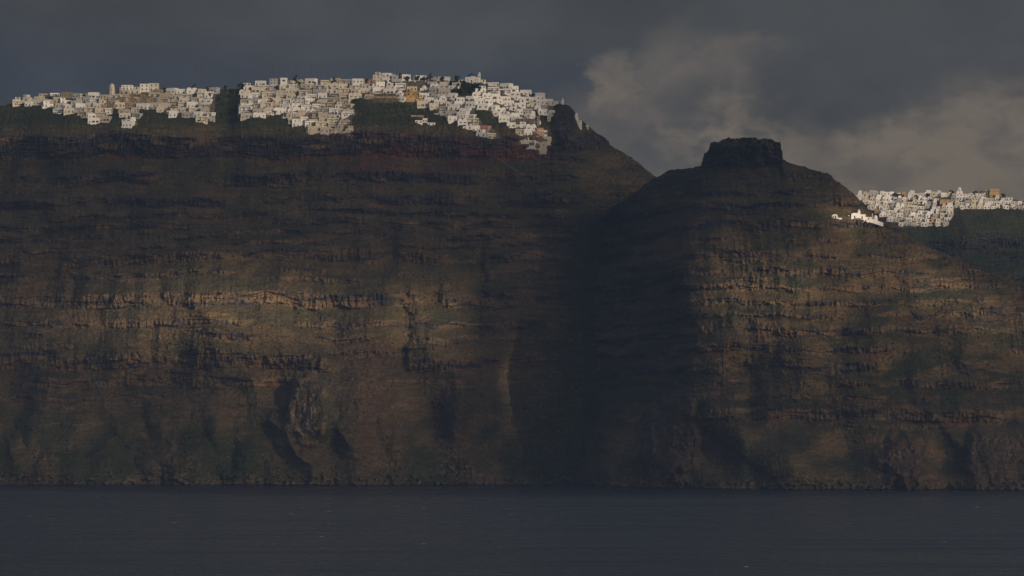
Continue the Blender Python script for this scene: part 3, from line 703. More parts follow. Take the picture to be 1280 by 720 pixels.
# round tower on the left skyline
t = tag(special('round_tower', 139.5, 122), 'round cream stone tower with domed top on the left skyline', 'tower')
b = MB(); b.lathe(0, 2.5, [(3.0, -5), (2.7, 4), (2.35, 9.5)], 20); b.build('tower_wall', [WALLS['cream']], t)
b = MB(); b.lathe(0, 2.5, [(2.6, 9.5), (2.6, 9.9), (2.3, 10.6), (1.6, 11.7), (0.7, 12.4), (0.1, 12.6)], 20); b.build('dome', [WALLS['cream']], t)
wins(t, [(0, -0.25, 6.3), (0.1, -0.3, 2.6)], 4)
def block(px0, px1, pyb, pyt, colour, label, nwin, cat='hotel', G=G_MAIN, storeys=2, name=None, Y0=4300.0, depth=9.0, wk=0):
    o = tag(special(name or 'white_hotel', (px0 + px1) / 2, pyb, G, Y0), label, cat)
    s = o.location.y / F; w = (px1 - px0) * s; h = (pyb - pyt) * s; b = MB()
    b.quadbox(-w / 2, w / 2, 0, depth, -6, h - .5); b.build('wall', [WALLS[colour]], o)
    b = MB(); b.quadbox(-w / 2 - .15, w / 2 + .15, -.15, depth + .15, h - .497, h - .25); parapet(b, -w / 2 - .15, w / 2 + .15, -.15, depth + .15, h - .247, 0.4); b.build('roof', [WALLS[colour]], o)
    for k in range(storeys):
        for i in range(nwin): put(WIN[wk], 'window', o, (-w / 2 + w * (i + .5) / nwin, -.02, h * (k + .3) / storeys))
    return o
block(152, 166, 113, 106.5, 'white', 'square white block on the left skyline just right of the round tower', 3)
block(175, 186, 114, 105, 'white', 'taller white block on the left skyline, left one of a touching pair', 2)
block(186.4, 198, 114, 104.2, 'cream', 'cream block on the left skyline, right one of a touching pair', 2)
block(337, 350, 110, 98.5, 'pale grey', 'grey three-storey block on the skyline left of a white tower house', 3, storeys=3)
block(350.5, 359, 110, 97.5, 'white', 'white tower house with one dark window beside the grey block', 1, storeys=2, name='tower_house', cat='house', wk=3)
block(440.5, 454, 111, 98.5, 'white', 'large white house with two rows of dark openings, right end of middle skyline', 3, name='skyline_house', cat='house')
block(466, 484, 104, 94.5, 'cream', 'cream stepped building highest on the skyline right of the brown terraces', 4, name='stepped_building', cat='building')
block(474, 481, 96.5, 92.2, 'cream', 'small cream penthouse on top of the stepped skyline building', 1, name='penthouse', cat='penthouse', storeys=1)
block(687, 703, 131, 126.5, 'cream', 'long low cream chapel on the crag at the right end of the town', 2, name='long_chapel', cat='chapel', storeys=1)
block(670, 681, 131, 120, 'white', 'white house with a pergola roof at the right end of the skyline', 2, name='pergola_house', cat='house')
block(672, 684, 170, 163, 'white', 'white house front with four tall dark arches low in the right quarter', 4, name='arcade_house', cat='house', storeys=1, wk=3)
block(663, 683, 184, 178, 'beige', 'beige cave house with stepped base, lowest building of the right quarter', 3, name='cave_house', cat='house', storeys=1)
block(684, 688.5, 152, 144, 'beige', 'narrow beige house standing on the slope below the chapel crag', 1, name='slope_house', cat='house', storeys=2)
block(671, 674.5, 158, 145, 'tan', 'narrow tan stone buttress tower on the slope right of the white houses', 1, name='stone_tower', cat='tower', storeys=2)
block(688.5, 693, 144, 140, 'cream', 'small cream house at the far right edge of the town under the chapel', 1, name='small_house', cat='house', storeys=1)
# end gable of the long chapel with its bell cot
t = tag(special('bell_gable', 703.6, 131), 'small white bell gable at the right end of the long chapel', 'bell gable')
b = MB(); b.quadbox(-.9, .9, 0, .6, -2, 4.6); b.quadbox(-.5, .5, 0.05, .55, 4.602, 5.6); b.quadbox(-.1, .1, .2, .4, 5.602, 6.4); b.build('gable_wall', [WALLS['white']], t)
# blue-domed church
t = tag(special('domed_church', 590, 103), 'white church with a blue dome on the highest skyline', 'church')
b = MB(); b.quadbox(-6, 5, 0, 9, -5, 4.3); parapet(b, -6, 5, 0, 9, 4.303, .4); b.quadbox(-9.5, -6.003, 1, 8, -5, 2.4); b.build('wall', [WALLS['white']], t)
b = MB(); b.lathe(-.3, 4.5, [(3.3, 4.3), (3.3, 5.5)], 20); b.build('drum', [WALLS['white']], t)
b = MB(); b.lathe(-.3, 4.5, [(3.45, 5.5)] + [(3.4 * math.cos(a), 5.5 + 2.9 * math.sin(a)) for a in np.linspace(.1, 1.45, 8)], 20); b.build('dome', [blue_dome], t)
b = MB(); b.quadbox(5.3, 7.6, 2, 4.3, -5, 7.2); b.quadbox(5.1, 7.8, 1.8, 4.5, 7.203, 7.5); b.lathe(6.45, 3.15, [(1.0, 7.5), (1.0, 8.2), (.7, 8.9), (.1, 9.3)], 10); b.build('bell_tower', [WALLS['white']], t)
put(DOORM[0], 'door', t, (-.3, -.02, 0)); wins(t, [(-4, -.02, 1.5), (3, -.02, 1.5), (6.45, 1.97, 4.5)], 4)
# small chapel group on the spur right of the crag
t = tag(special('cliff_chapel', 721, 154), 'small white chapel with round top on the dark crag right of the town', 'chapel')
b = MB(); b.quadbox(-2.5, 1.5, 0, 5, -6, 4.8); b.vault(-2.5, 1.5, 0, 5, 4.803, 1.8); b.quadbox(1.503, 4.5, -.5, 4, -6, 2.4); b.quadbox(-3.8, -2.503, -.6, 3, -6, 1.2); b.build('wall', [WALLS['white']], t)
b = MB(); b.lathe(-.4, 2.5, [(1.5, 6.3), (1.5, 7.6), (1.1, 8.6), (.1, 9.2)], 12); b.build('dome', [WALLS['white']], t)
put(DOORM[1], 'door', t, (-.5, -.02, 0)); wins(t, [(3, -.52, .6)], 4)
t = tag(special('lookout_hut', 734, 161), 'tiny white hut on the ridge right of the cliff chapel', 'hut')
b = MB(); b.quadbox(-1.2, 1.2, 0, 3, -4, 2.6); b.vault(-1.2, 1.2, 0, 3, 2.603, .8); b.build('wall', [WALLS['white']], t); put(WIN[4], 'window', t, (0, -.02, .9))
# isolated white group under the right quarter
for k, (a, c, bb, tt, s) in enumerate(((519, 528, 155, 150.5, 'left end'), (528.5, 534, 154, 148, 'taller middle'), (534.5, 544, 157, 153.5, 'lower right'))):
    block(a, c, bb, tt, 'white', f'{s} white house of the three standing alone on the green slope', 2, name='lone_house', cat='house', storeys=1)['group'] = 'lone white houses on the slope'
# church on the headland, brightest thing in the view
t = tag(special('white_church', 1073, 275.5, G_HEAD, 3950, 2.5), 'bright white church with a small domed belfry on the headland slope', 'church')
b = MB(); b.quadbox(-5.5, 6, 0, 8, -2, 5.0); b.vault(-5.5, 0.2, .02, 8, 5.002, 1.2); b.quadbox(-.6, 8, -1.6, -.003, -1.8, 1.0); b.quadbox(6.003, 11, .5, 6, -1.5, 2.8)
b.quadbox(-12.5, -5.503, 1.5, 7, -0.6, 3.2); b.vault(-12.5, -5.503, 1.52, 7, 3.203, 1.2); b.build('wall', [WALLS['white']], t)
b = MB(); b.quadbox(-.5, 1.9, 1, 3.4, 5.0, 7.2); b.lathe(.7, 2.2, [(1.1, 7.2), (1.0, 7.8), (.5, 8.6), (.08, 9.2)], 10); b.build('belfry', [WALLS['white']], t)
b = MB(); b.lathe(14.2, 3.4, [(1.8, -3), (1.8, 2.6), (1.5, 3.6), (.8, 4.3), (.1, 4.5)], 14); b.build('apse', [WALLS['white']], t)
b = MB()
for i in range(12): b.quadbox(10.003 + i * .85, 10.85 + i * .85, 0.4, 1.6, -1.6 - i * .28, 1.5 - i * .28)
b.build('terrace', [WALLS['white']], t)
b = MB(); b.quadbox(11.6, 11.9, 3, 3.3, 0, 6.2); b.quadbox(11.2, 12.3, 3.05, 3.25, 5.0, 5.2); b.build('cross', [trim_m], t)
put(door_mesh(DOORS[1], False), 'door', t, (-2.9, -.02, 1.7)); put(door_mesh(DOORS[1], True), 'door', t, (3.2, -.02, 1.02)); wins(t, [(.4, -.02, .4), (8.5, .48, .8)], 0)
t = tag(special('chapel_outbuilding', 1044, 273, G_HEAD, 3950), 'small white outbuilding left of the headland church', 'outbuilding')
b = MB(); b.quadbox(-2.6, 2, 0, 4, -1.5, 2.2); b.vault(-2.6, 2, .02, 4, 2.203, 1.2); b.quadbox(2.003, 5.5, .8, 1.2, -.8, .5); b.build('wall', [WALLS['white']], t)
put(DOORM[2], 'door', t, (.2, -.02, 0)); put(WIN[4], 'window', t, (-1.5, -.02, .9))
# red canvas awning in the middle quarter
t = tag(special('red_awning', 340, 129, dy=-4), 'small red canvas awning on a terrace in the middle quarter', 'awning')
b = MB(); b.v += [(-2.2, -1.6, 2.3), (2.2, -1.6, 2.3), (2.2, 1.6, 2.3), (-2.2, 1.6, 2.3), (0, 0, 3.6), (-2.2, -1.6, 1.7), (2.2, -1.6, 1.7)]; b.f += [(0, 1, 4), (1, 2, 4), (2, 3, 4), (3, 0, 4), (5, 6, 1, 0)]; b.m += [0] * 5; b.build('canopy', [red_cloth], t)
for sx in (-2, 2): bb = MB(); bb.quadbox(sx - .05, sx + .05, -1.5, -1.4, -2, 2.3); bb.build('post', [iron_m], t)
# stone terrace walls
def wall_strip(px0, px1, py, h, colour, label, G=G_MAIN, sag=0.0):
    n = max(3, int((px1 - px0) / 4)); pts = [at(G, px0 + (px1 - px0) * i / n, py + sag * math.sin(math.pi * i / n) + 0.3 * math.sin(i * 2.1 + px0)) for i in range(n + 1)]
    b = MB(); x0, y0, z0 = pts[0]
    for (a, c) in zip(pts[:-1], pts[1:]):
        k = len(b.v)
        for p in (a, c):
            for dy in (-.3, .7):
                for dz in (-3, h): b.v.append((p[0] - x0, p[1] - y0 + dy - .8, p[2] - z0 + dz))
        for q in ((0, 1, 5, 4), (1, 3, 7, 5), (3, 2, 6, 7), (2, 0, 4, 6), (0, 2, 3, 1), (4, 5, 7, 6)): b.f.append(tuple(k + i for i in q)); b.m.append(0)
    o = b.build('terrace_wall', [WALLS[colour]], None, pts[0]); o['kind'] = 'thing'
    return tag(o, label, 'retaining wall', 'stone retaining walls of the town')
wall_strip(462, 492, 116.5, 2.0, 'tan', 'tan stone terrace wall, topmost of four right of the middle quarter')
wall_strip(460, 495, 119.5, 1.8, 'brown', 'brown stone terrace wall, second from the top of four right of middle quarter')
wall_strip(459, 497, 122.5, 1.6, 'tan', 'tan stone terrace wall, third from the top of four right of middle quarter')
wall_strip(462, 498, 126, 2.0, 'brown', 'brown stone terrace wall, lowest of four right of the middle quarter', sag=1.5)
wall_strip(158, 196, 128.5, 4.2, 'tan', 'high tan retaining wall among the cream houses right of the tower')
wall_strip(126, 152, 134.5, 2.8, 'tan', 'low tan retaining wall at the base of the houses under the tower')
wall_strip(174, 204, 135.5, 3.0, 'cream', 'long curved cream wall below the houses, right of the narrow house row', sag=-2)
wall_strip(514, 530, 146, 1.4, 'tan', 'short tan wall on the green slope above the three lone houses')
wall_strip(645, 668, 157, 6.0, 'brown', 'brown stone retaining wall between white houses and the chapel crag')
wall_strip(390, 438, 166, 1.6, 'beige', 'low beige wall along the foot of the middle quarter')

# trees and shrubs in the town
leaf_m, _n, _l, _b = new_mat('dark_foliage', 0.8, 0.2)
_tc = _n.new('ShaderNodeTexCoord'); _l.new(mixcol(_n, _l, noise_node(_n, _l, _tc.outputs['Object'], 1.2, 3), (0.018, 0.03, 0.012), (0.055, 0.075, 0.028)), _b.inputs['Base Color'])
bark_m = plain('bark', (0.06, 0.045, 0.035), 0.9)
def tree_meshes(seed, rx, rz, n):
    q = random.Random(seed); b = MB()
    cl = [(q.gauss(0, .45) * rx, q.gauss(0, .45) * rx, rz * (1 + q.uniform(-.65, .75)), q.uniform(.25, .5) * rx) for _ in range(9)]
    for i in range(n):
        cx, cy, cz, cr = q.choice(cl); v = Vector((q.gauss(0, 1), q.gauss(0, 1), q.gauss(0, 1))).normalized() * cr * q.uniform(.6, 1.05); s = q.uniform(.18, .42)
        a = Vector((q.gauss(0, 1), q.gauss(0, 1), q.gauss(0, 1))).normalized(); c = a.cross(v).normalized(); p = Vector((cx, cy, cz)) + v; k = len(b.v)
        b.v += [tuple(p + a * s), tuple(p + c * s), tuple(p - a * s), tuple(p - c * s)]; b.f.append((k, k + 1, k + 2, k + 3)); b.m.append(0)
    t = MB(); t.lathe(0, 0, [(.22, -1.5), (.16, rz * .6), (.08, rz * 1.1)], 6)
    for k in range(3):
        a = k * 2.1; t.quadbox(.15 * math.cos(a) - .05, .5 * math.cos(a) + .06, .15 * math.sin(a) - .05, .5 * math.sin(a) + .06, rz * .6, rz * 1.2)
    return b.mesh('crown', [leaf_m]), t.mesh('trunk', [bark_m])
TM = {'round': tree_meshes(1, 2.4, 2.3, 520), 'spreading': tree_meshes(2, 3.2, 2.0, 620), 'slender': tree_meshes(3, 1.3, 3.6, 420)}
def tree(px, py, kind, s, label, group, G=G_MAIN, Y0=4300.0):
    o = tag(special('tree', px, py, G, Y0, -.5), label, 'tree', group); o.rotation_euler.z = px; o.scale = (s, s, s)
    put(TM[kind][0], 'crown', o); put(TM[kind][1], 'trunk', o)
sk = sorted([(58, 'slender', .8), (67, 'spreading', 1.2), (105, 'round', .7), (148, 'slender', .8), (205, 'round', 1.0), (243, 'slender', 1), (262, 'spreading', 1.0), (281, 'round', .9), (303, 'spreading', 1.3),
             (330, 'round', .8), (370, 'slender', 1.5), (374, 'round', .9), (393, 'round', .8), (418, 'slender', 1.0), (458, 'round', .9), (500, 'slender', 1.2), (508, 'round', 1.1), (522, 'round', 1.2), (530, 'spreading', 1.1),
             (538, 'slender', 1.1), (552, 'round', .9), (570, 'round', 1.2), (608, 'slender', .7), (638, 'round', .6), (666, 'round', 1.0)])
for i, (x, k, s) in enumerate(sk):
    tree(x, float(poly(np.array([x]), SKY_MAIN)[0]) + 1.5, k, s, f'{k} dark tree on the town skyline, {ORD[i]} from left', 'trees along the town skyline')
pk = [(566, 108), (573, 111), (580, 108), (586, 113), (593, 110), (599, 115), (604, 110), (577, 117), (590, 118), (568, 116)]
for i, (x, y) in enumerate(sorted(pk)):
    tree(x, y, ('round', 'spreading')[i % 2], 1.2, f'dark tree in the wooded patch below the blue-domed church, {ORD[i]} from left', 'trees of the dark patch below the blue dome')
pk = [(262, 121), (274, 126), (279, 133), (289, 122), (293, 139), (276, 146), (370, 121), (366, 128), (395, 128), (343, 143), (356, 146), (447, 128)]
for i, (x, y) in enumerate(sorted(pk)):
    tree(x, y, 'round', .75, f'small dark bush among the houses and gully of the middle town, {ORD[i]} from left', 'bushes between the left and middle quarters')
# poles and aerials on the skyline
for i, (x, h) in enumerate(((99, 6), (245, 6), (252, 4), (341, 4), (370, 7), (388, 5), (497, 5), (512, 4))):
    x_, y_, z_ = at(G_MAIN, x, 90); b = MB(); b.quadbox(-.09, .09, -.09, .09, -3, h + 2); b.quadbox(-.5, .5, -.05, .05, h + .8, h + .95); b.quadbox(-.35, .35, -.05, .05, h + 1.4, h + 1.5)
    tag(b.build('aerial_mast', [iron_m], None, (x_, y_, z_)), f'thin dark aerial mast on the town skyline, {ORD[i]} from left', 'mast', 'aerial masts on the skyline')

# ---- the farther town on the right
YF = 5300.0
block(1195, 1212, 249, 242.5, 'white', 'white building with the domed church on the far skyline', 4, G=G_FAR, Y0=YF, name='white_building')
t = tag(special('domed_church', 1199.5, 244, G_FAR, YF), 'small white domed church highest on the far right skyline', 'church')
b = MB(); b.quadbox(-3.5, 3.5, 0, 7, -6, 4.2); b.quadbox(-2.2, 2.2, 1, 6, 4.203, 6.0); b.build('wall', [WALLS['white']], t)
b = MB(); b.lathe(0, 3.5, [(2.1, 6.0), (2.0, 7.0), (1.4, 8.4), (.1, 9.2)], 14); b.build('dome', [WALLS['white']], t); wins(t, [(0, -.02, 1.2), (0, .98, 4.5)], 0)
block(1237, 1249, 246.5, 236.5, 'ochre', 'large ochre brick building on the far right skyline', 4, 'building', G=G_FAR, Y0=YF, name='ochre_building', storeys=2)
block(1226, 1236.6, 246, 238.8, 'brown', 'brown building joined to the left of the large ochre building', 3, 'building', G=G_FAR, Y0=YF, name='brown_building', storeys=2)
block(1068, 1080, 250, 244.5, 'white', 'white house at the left end of the far town beside the headland', 3, 'house', G=G_FAR, Y0=YF, name='white_house')
block(1090, 1098, 249, 240, 'pale grey', 'grey block on the far skyline near the left end of that town', 2, 'building', G=G_FAR, Y0=YF, name='grey_block')
block(1100, 1113, 249, 240, 'white', 'large white block on the far skyline right of the grey one', 3, 'building', G=G_FAR, Y0=YF, name='white_block')
block(1175, 1189, 257, 249.5, 'ochre', 'ochre building in the middle of the far town', 4, 'building', G=G_FAR, Y0=YF, name='ochre_hotel')
block(1168, 1184, 245, 240.5, 'cream', 'long cream house on the far skyline left of the church', 3, 'house', G=G_FAR, Y0=YF, name='white_house')
block(1152, 1163, 248.5, 243, 'white', 'white house on the far skyline left of the long cream one', 3, 'house', G=G_FAR, Y0=YF, name='white_house')
def far_houses():
    q = random.Random(21); b = MB(); big = 0; mats = [WALLS['white'], WALLS['cream'], WALLS['pale grey'], WALLS['ochre'], glass_m]
    yb = 246.0; fres = [(1236, 1250, 230, 248), (1173, 1190, 248, 258.5), (1194, 1213, 236, 250)]
    while yb < 288:
        x = 1066.0
        while x < 1292:
            w = q.uniform(4.5, 9.5); cx = x + w / 2; by = yb + q.uniform(-.9, .9)
            if not bool(pip(np.array([cx]), np.array([by - 2.0]), POLY_D)[0]) or any(a < cx < c and d < by < e for a, c, d, e in fres): x += 3; continue
            X_, Y_, Z_ = at(G_FAR, cx, by, YF); W = w * .84 * .96; h = q.uniform(3.4, 5.4); mi = choose(q, [(0, 6), (1, 3), (2, 1.2), (3, .6)]); d = 7; a = q.uniform(-.3, .25)
            k0 = len(b.v)
            b.quadbox(-W / 2, W / 2, 0, d, -6, h, mi)
            if q.random() < .4: b.quadbox(-W / 4, W / 2, 1.5, d - .5, h + .003, h + 2.4, mi)
            if q.random() < .5: b.quadbox(-W / 2, W / 2, -1.8, -.003, -6, .7, mi)
            n = max(1, int(W / 2.6))
            for i in range(n): cxx = -W / 2 + W * (i + .5) / n; b.quadbox(cxx - .6, cxx + .6, -.06, .05, 1.0, 2.6, 4)
            ca, sa = math.cos(a), math.sin(a)
            for i in range(k0, len(b.v)): vx, vy, vz = b.v[i]; b.v[i] = (vx * ca - vy * sa + X_, vx * sa + vy * ca + Y_, vz + Z_)
            x += w
        yb += 5.2
    o = b.build('distant_houses', mats); o['kind'] = 'stuff'; tag(o, 'dense white and cream houses of the far town beyond the headland', 'houses')
far_houses()
for i, (x, s) in enumerate(((1086, 1.0), (1121, 1.5), (1127, 1.2), (1146, 1.0), (1160, 1.2), (1190, 1.2), (1218, 1.2), (1254, 1.2))):
    tree(x, float(poly(np.array([x]), SKY_F)[0]) + 2, 'round', s * 1.1, f'dark tree on the far town skyline, {ORD[i]} from left', 'trees along the far skyline', G_FAR, YF)
# ------------------------------------------------------------ sky
def build_world():
    w = bpy.data.worlds.new('World'); sc.world = w; w.use_nodes = True
    n, l = w.node_tree.nodes, w.node_tree.links
    bg = n['Background']; bg.inputs['Strength'].default_value = 1.0
    sky = n.new('ShaderNodeTexSky'); sky.sky_type = 'NISHITA'; sky.sun_disc = False
    sky.sun_elevation = SUN_EL; sky.sun_rotation = R(180) - SUN_AZ
    sky.altitude = 60; sky.dust_density = 1.5
    skc = mixcol(n, l, 1.0, sky.outputs[0], (0.115, 0.115, 0.12), 'MULTIPLY')
    tc = n.new('ShaderNodeTexCoord'); d = tc.outputs['Generated']
    s = n.new('ShaderNodeSeparateXYZ'); l.new(d, s.inputs[0])
    az = mathn(n, l, 'ARCTAN2', s.outputs[0], s.outputs[1])      # bearing from the view axis
    el = mathn(n, l, 'ARCSINE', s.outputs[2])
    # cloud texture fields
    def dn(scale, det=6, rough=0.55, zs=2.0, dist=0.0):
        return noise_node(n, l, mapping(n, l, d, (1, 1, zs)), scale, det, rough, dist)
    big = dn(14, 5, 0.5, 2.2, 0.0); mid = dn(48, 8, 0.6, 1.6, 0.15); fine = dn(30, 8, 0.6, 1.4, 0.2)
    # position jittered by the noise, so bank edges billow
    jit = dn(24, 9, 0.62, 1.4, 0.0)
    jx = mathn(n, l, 'MULTIPLY_ADD', mathn(n, l, 'SUBTRACT', mid, 0.5), 0.06, mathn(n, l, 'MULTIPLY_ADD', mathn(n, l, 'SUBTRACT', jit, 0.5), 0.07, az))
    jy = mathn(n, l, 'MULTIPLY_ADD', mathn(n, l, 'SUBTRACT', mid, 0.5), 0.034, mathn(n, l, 'MULTIPLY_ADD', mathn(n, l, 'SUBTRACT', big, 0.5), 0.02, el))
    def blob(cx, cy, rx, ry, lo=1.7, hi=0.0):
        a = mathn(n, l, 'DIVIDE', mathn(n, l, 'SUBTRACT', jx, cx), rx); b = mathn(n, l, 'DIVIDE', mathn(n, l, 'SUBTRACT', jy, cy), ry)
        r = mathn(n, l, 'ADD', mathn(n, l, 'MULTIPLY', a, a), mathn(n, l, 'MULTIPLY', b, b))
        return maprange(n, l, r, hi, lo, 1.0, 0.0)
    def px(a): return (a - 640) / F
    def py(a): return (HZ - a) / F
    # lower bright bank of thinner cloud, and tongues rising from it
    bank = blob(px(1080), py(232), 0.085, 0.0200)
    t1 = blob(px(715), py(118), 0.010, 0.007); t2 = blob(px(885), py(112), 0.012, 0.013); t3 = blob(px(800), py(125), 0.012, 0.014)
    t4 = blob(px(1010), py(180), 0.05, 0.007)
    bright = mathn(n, l, 'MAXIMUM', mathn(n, l, 'MULTIPLY', t1, 0.75), mathn(n, l, 'MAXIMUM', mathn(n, l, 'MULTIPLY', t2, 0.85), mathn(n, l, 'MULTIPLY', t3, 0.5)))
    bright = mathn(n, l, 'MAXIMUM', mathn(n, l, 'MAXIMUM', bright, mathn(n, l, 'MULTIPLY', bank, 0.95)), mathn(n, l, 'MULTIPLY', t4, 0.7))
    hole = mathn(n, l, 'MAXIMUM', blob(px(845), py(180), 0.009, 0.006), mathn(n, l, 'MULTIPLY', blob(px(745), py(185), 0.012, 0.010), 0.6))
    bright = mathn(n, l, 'MULTIPLY', bright, mathn(n, l, 'SUBTRACT', 1.0, mathn(n, l, 'MULTIPLY', hole, 0.75)))
    heavy = blob(px(1060), py(95), 0.036, 0.0105)
    bright = mathn(n, l, 'MULTIPLY', bright, mathn(n, l, 'SUBTRACT', 1.0, mathn(n, l, 'MULTIPLY', heavy, 1.0), None, True))
    wisp = dn(75, 8, 0.65, 1.8, 0.3)
    bright = mathn(n, l, 'MULTIPLY', bright, mathn(n, l, 'MULTIPLY', maprange(n, l, fine, 0.32, 0.62, 0.5, 1.1), maprange(n, l, wisp, 0.3, 0.65, 0.6, 1.25)))
    # slate on the left, more neutral grey overhead and to the right
    neutral = mathn(n, l, 'MAXIMUM', maprange(n, l, mathn(n, l, 'ADD', el, mathn(n, l, 'MULTIPLY', mathn(n, l, 'SUBTRACT', big, 0.5), 0.03)), 0.062, 0.082, 0.0, 0.9), maprange(n, l, jx, -0.01, 0.06, 0.0, 0.9))
    c = mixcol(n, l, neutral, (0.044, 0.050, 0.059), (0.060, 0.060, 0.056))
    k = maprange(n, l, big, 0.34, 0.66, 0.84, 1.14)
    k = mathn(n, l, 'MULTIPLY', k, maprange(n, l, jit, 0.35, 0.65, 0.88, 1.12))
    cb = n.new('ShaderNodeCombineColor'); [l.new(k, cb.inputs[i]) for i in range(3)]
    c = mixcol(n, l, 1.0, c, cb.outputs[0], 'MULTIPLY')
    c = mixcol(n, l, bright, c, (0.168, 0.138, 0.103))
    # away from the storm bank the overcast thins and clear evening sky shows through
    gap = maprange(n, l, dn(3.0, 5, 0.55, 1.5, 0.4), 0.42, 0.56)
    gap = mathn(n, l, 'MULTIPLY', gap, maprange(n, l, s.outputs[1], 0.55, -0.2))
    c = mixcol(n, l, gap, c, skc)
    below = maprange(n, l, el, -0.02, -0.001)
    c = mixcol(n, l, below, (0.01, 0.012, 0.016), c)
    l.new(c, bg.inputs['Color'])
build_world()

# ------------------------------------------------------------ unseen cloud deck, added and shaped to place sun and shade on the cliffs
def lit_main(px, py):
    t = 0.03 + 0.0 * px
    t = np.maximum(t, 0.98 * gau(px, 270, 190) * gau(py, 398, 48))
    t = np.maximum(t, 0.78 * gau(px, 520, 100) * gau(py, 400, 46) * (1 - ss(580, 622, px)))
    t = np.maximum(t, np.maximum(0.36 * gau(px, 400, 130) * gau(py, 480, 70), 0.6 * gau(px, 380, 28) * gau(py, 518, 34)))
    t = np.maximum(t, 0.21 * (1 - ss(520, 600, px)) * ss(470, 540, py) * (0.8 + 0.7 * fbm(px / 90, py / 50, 2, 400)))
    t = np.maximum(t, 0.07 * gau(px, 420, 300) * gau(py, 230, 70))
    t = t * (1 - 0.95 * ss(560, 615, px))
    t = np.maximum(t, 0.36 * (1 - ss(176, 192, py)))
    return t
def lit_head(px, py):
    t = 0.07 + 0.0 * px
    t = np.maximum(t, 0.88 * gau(px, 925, 120) * gau(py, 372, 52))
    t = np.maximum(t, 0.85 * gau(px, 1210, 120) * gau(py - (px - 1200) * 0.3, 362, 46))
    t = np.maximum(t, 0.5 * gau(px, 1060, 200) * gau(py, 345, 50))
    t = np.maximum(t, 0.24 * gau(px, 1000, 400) * gau(py, 440, 60))
    t = np.maximum(t, 0.17 * ss(500, 540, py))
    t = np.maximum(t, 0.42 * gau(px, 850, 60) * gau(py, 545, 60)); t = np.maximum(t, 0.3 * gau(px, 1130, 40) * gau(py, 570, 40)); t = np.maximum(t, 0.3 * ss(1195, 1215, px) * gau(py, 560, 40))
    t = np.maximum(t, 1.5 * gau(px, 1076, 40) * gau(py, 270, 17))
    return t
def lit_far(px, py): return 0.14 + 0.28 * (1 - ss(276, 290, py)) + 0 * px
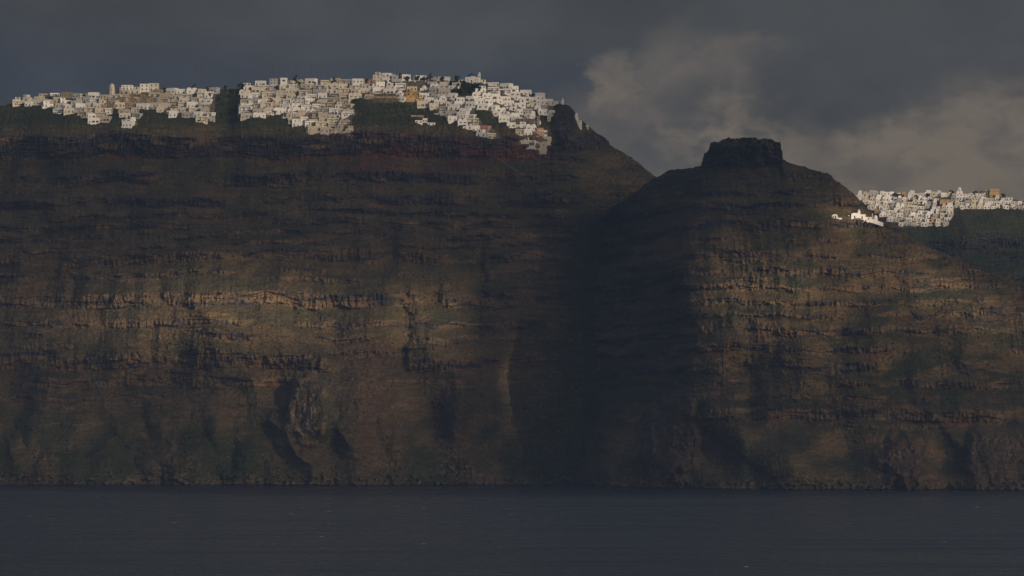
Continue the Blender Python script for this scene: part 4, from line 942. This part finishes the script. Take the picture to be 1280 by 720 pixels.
def build_shade_cloud(X, V, far=False):
    H = 900.0; dl = -S
    # centre of the deck: above the sea, towards the sun from the cliff face
    c0 = np.array([0.0, 4150.0, 150.0]); s = (H - c0[2]) / S.z
    cx, cy = c0[0] + S.x * s, c0[1] + S.y * s
    a, b = np.meshgrid(X, V)
    gx = cx + a + S.x / S.y * b; gy = cy + b
    th = 26 + 16 * fbm(gx / 60, gy / 60, 3, 411); lo = -10 + 7 * fbm(gx / 50, gy / 50, 3, 412)
    edge = ss(0, 60, a - X[0]) * ss(0, 60, X[-1] - a) * ss(0, 60, b - V[0]) * ss(0, 60, V[-1] - b)
    def cover(Hc):
        def hit(Y0, slope):
            # follow the light from this bit of cloud down to the mean slope Y = Y0 + z * slope
            t = (Y0 + Hc * slope - gy) / (-S.y + S.z * slope)
            x = gx - S.x * t; y = gy - S.y * t; z = Hc - S.z * t
            return mpx(x, y), mpy(z, y), z
        if far:
            pf, qf, zf = hit(4960, 1.15); T = lit_far(pf, qf) * (1 + 0.6 * fbm(pf / 40, qf / 30, 4, 420))
        else:
            pm, qm, zm = hit(4005, 0.99); ph, qh, zh = hit(3800, 0.85)
            eg = poly(qh, [(170, 872), (205, 874), (260, 862), (330, 851), (370, 860), (400, 868), (440, 866), (480, 858), (500, 800), (540, 772), (613, 756)])
            sel = ss(eg + 6, eg + 14, ph)
            T = lit_main(pm, qm) * (1 - sel) + lit_head(ph, qh) * sel
            T = T * (0.95 + 0.75 * fbm((pm + ph) / 90, (qm + qh) / 60, 4, 410, .6))
        if not far:
            pb, qb, zb = hit(4050, 0.96); T = T * (1 - 0.88 * ss(592, 606, pb) * (1 - ss(652, 664, pb)) * ss(350, 400, qb))
        T = np.clip(T, 0.03, 1); T = T * edge + (1 - edge) * 0.7
        return 1 - np.sqrt(T)
    top = np.stack([gx, gy, H + th], -1); bot = np.stack([gx, gy, H + lo], -1)
    dens = np.concatenate([cover(H + th).ravel(), cover(H + lo).ravel()])
    nr, nc = gx.shape; i = np.arange(nr * nc).reshape(nr, nc); N = nr * nc
    q = np.stack([i[:-1, :-1], i[:-1, 1:], i[1:, 1:], i[1:, :-1]], -1).reshape(-1, 4)
    ring = np.concatenate([i[0, :], i[1:, -1], i[-1, -2::-1], i[-2:0:-1, 0]]); r2 = np.roll(ring, -1)
    side = np.stack([ring + N, r2 + N, r2, ring], -1)
    fs = np.concatenate([q, (q + N)[:, ::-1], side])
    me = bpy.data.meshes.new('shade_cloud'); me.from_pydata(np.concatenate([top.reshape(-1, 3), bot.reshape(-1, 3)]).tolist(), [], fs.tolist())
    at_ = me.attributes.new('cover', 'FLOAT', 'POINT'); at_.data.foreach_set('value', dens.astype(np.float32))
    m = bpy.data.materials.new('shade_cloud_sheet'); m.use_nodes = True; n, l = m.node_tree.nodes, m.node_tree.links
    n.remove(n['Principled BSDF']); out = n['Material Output']
    df = n.new('ShaderNodeBsdfDiffuse'); df.inputs['Color'].default_value = (0.7, 0.7, 0.72, 1)
    tr = n.new('ShaderNodeBsdfTransparent'); mx = n.new('ShaderNodeMixShader'); an = n.new('ShaderNodeAttribute'); an.attribute_name = 'cover'
    l.new(an.outputs['Fac'], mx.inputs[0]); l.new(tr.outputs[0], mx.inputs[1]); l.new(df.outputs[0], mx.inputs[2]); l.new(mx.outputs[0], out.inputs[0])
    me.materials.append(m)
    me.polygons.foreach_set('use_smooth', np.ones(len(me.polygons), bool))
    o = bpy.data.objects.new('shade_cloud', me); col.objects.link(o); o['kind'] = 'structure'
# across the light, and along it
build_shade_cloud(np.arange(-640, 560, 7.0), np.arange(-1180, 1200, 11.0))
build_shade_cloud(np.arange(900, 1750, 10.0), np.arange(700, 2000, 12.0), True)  # second unseen cloud, added to dim the sun on the far town

# ------------------------------------------------------------ the air
def build_haze():
    b = MB(); b.quadbox(-2600, 3400, -400, 6900, -1.0, 560)
    m = bpy.data.materials.new('evening_haze'); m.use_nodes = True; n, l = m.node_tree.nodes, m.node_tree.links
    n.remove(n['Principled BSDF']); v = n.new('ShaderNodeVolumePrincipled')
    v.inputs['Color'].default_value = (0.34, 0.53, 1.0, 1); v.inputs['Density'].default_value = HAZE; v.inputs['Anisotropy'].default_value = 0.2
    l.new(v.outputs[0], n['Material Output'].inputs['Volume'])
    o = b.build('haze', [m]); o['kind'] = 'stuff'; o['label'] = 'thin blue evening haze over the whole bay'; o['category'] = 'haze'
HAZE = 2.8e-5
build_haze()

sc.view_settings.view_transform = 'Standard'; sc.view_settings.look = 'None'
sc.view_settings.exposure = 0; sc.view_settings.gamma = 1; sc.view_settings.use_curve_mapping = False
sc.cycles.use_denoising = True
sc.cycles.max_bounces = 4; sc.cycles.diffuse_bounces = 2; sc.cycles.glossy_bounces = 2; sc.cycles.transparent_max_bounces = 8; sc.cycles.caustics_reflective = False
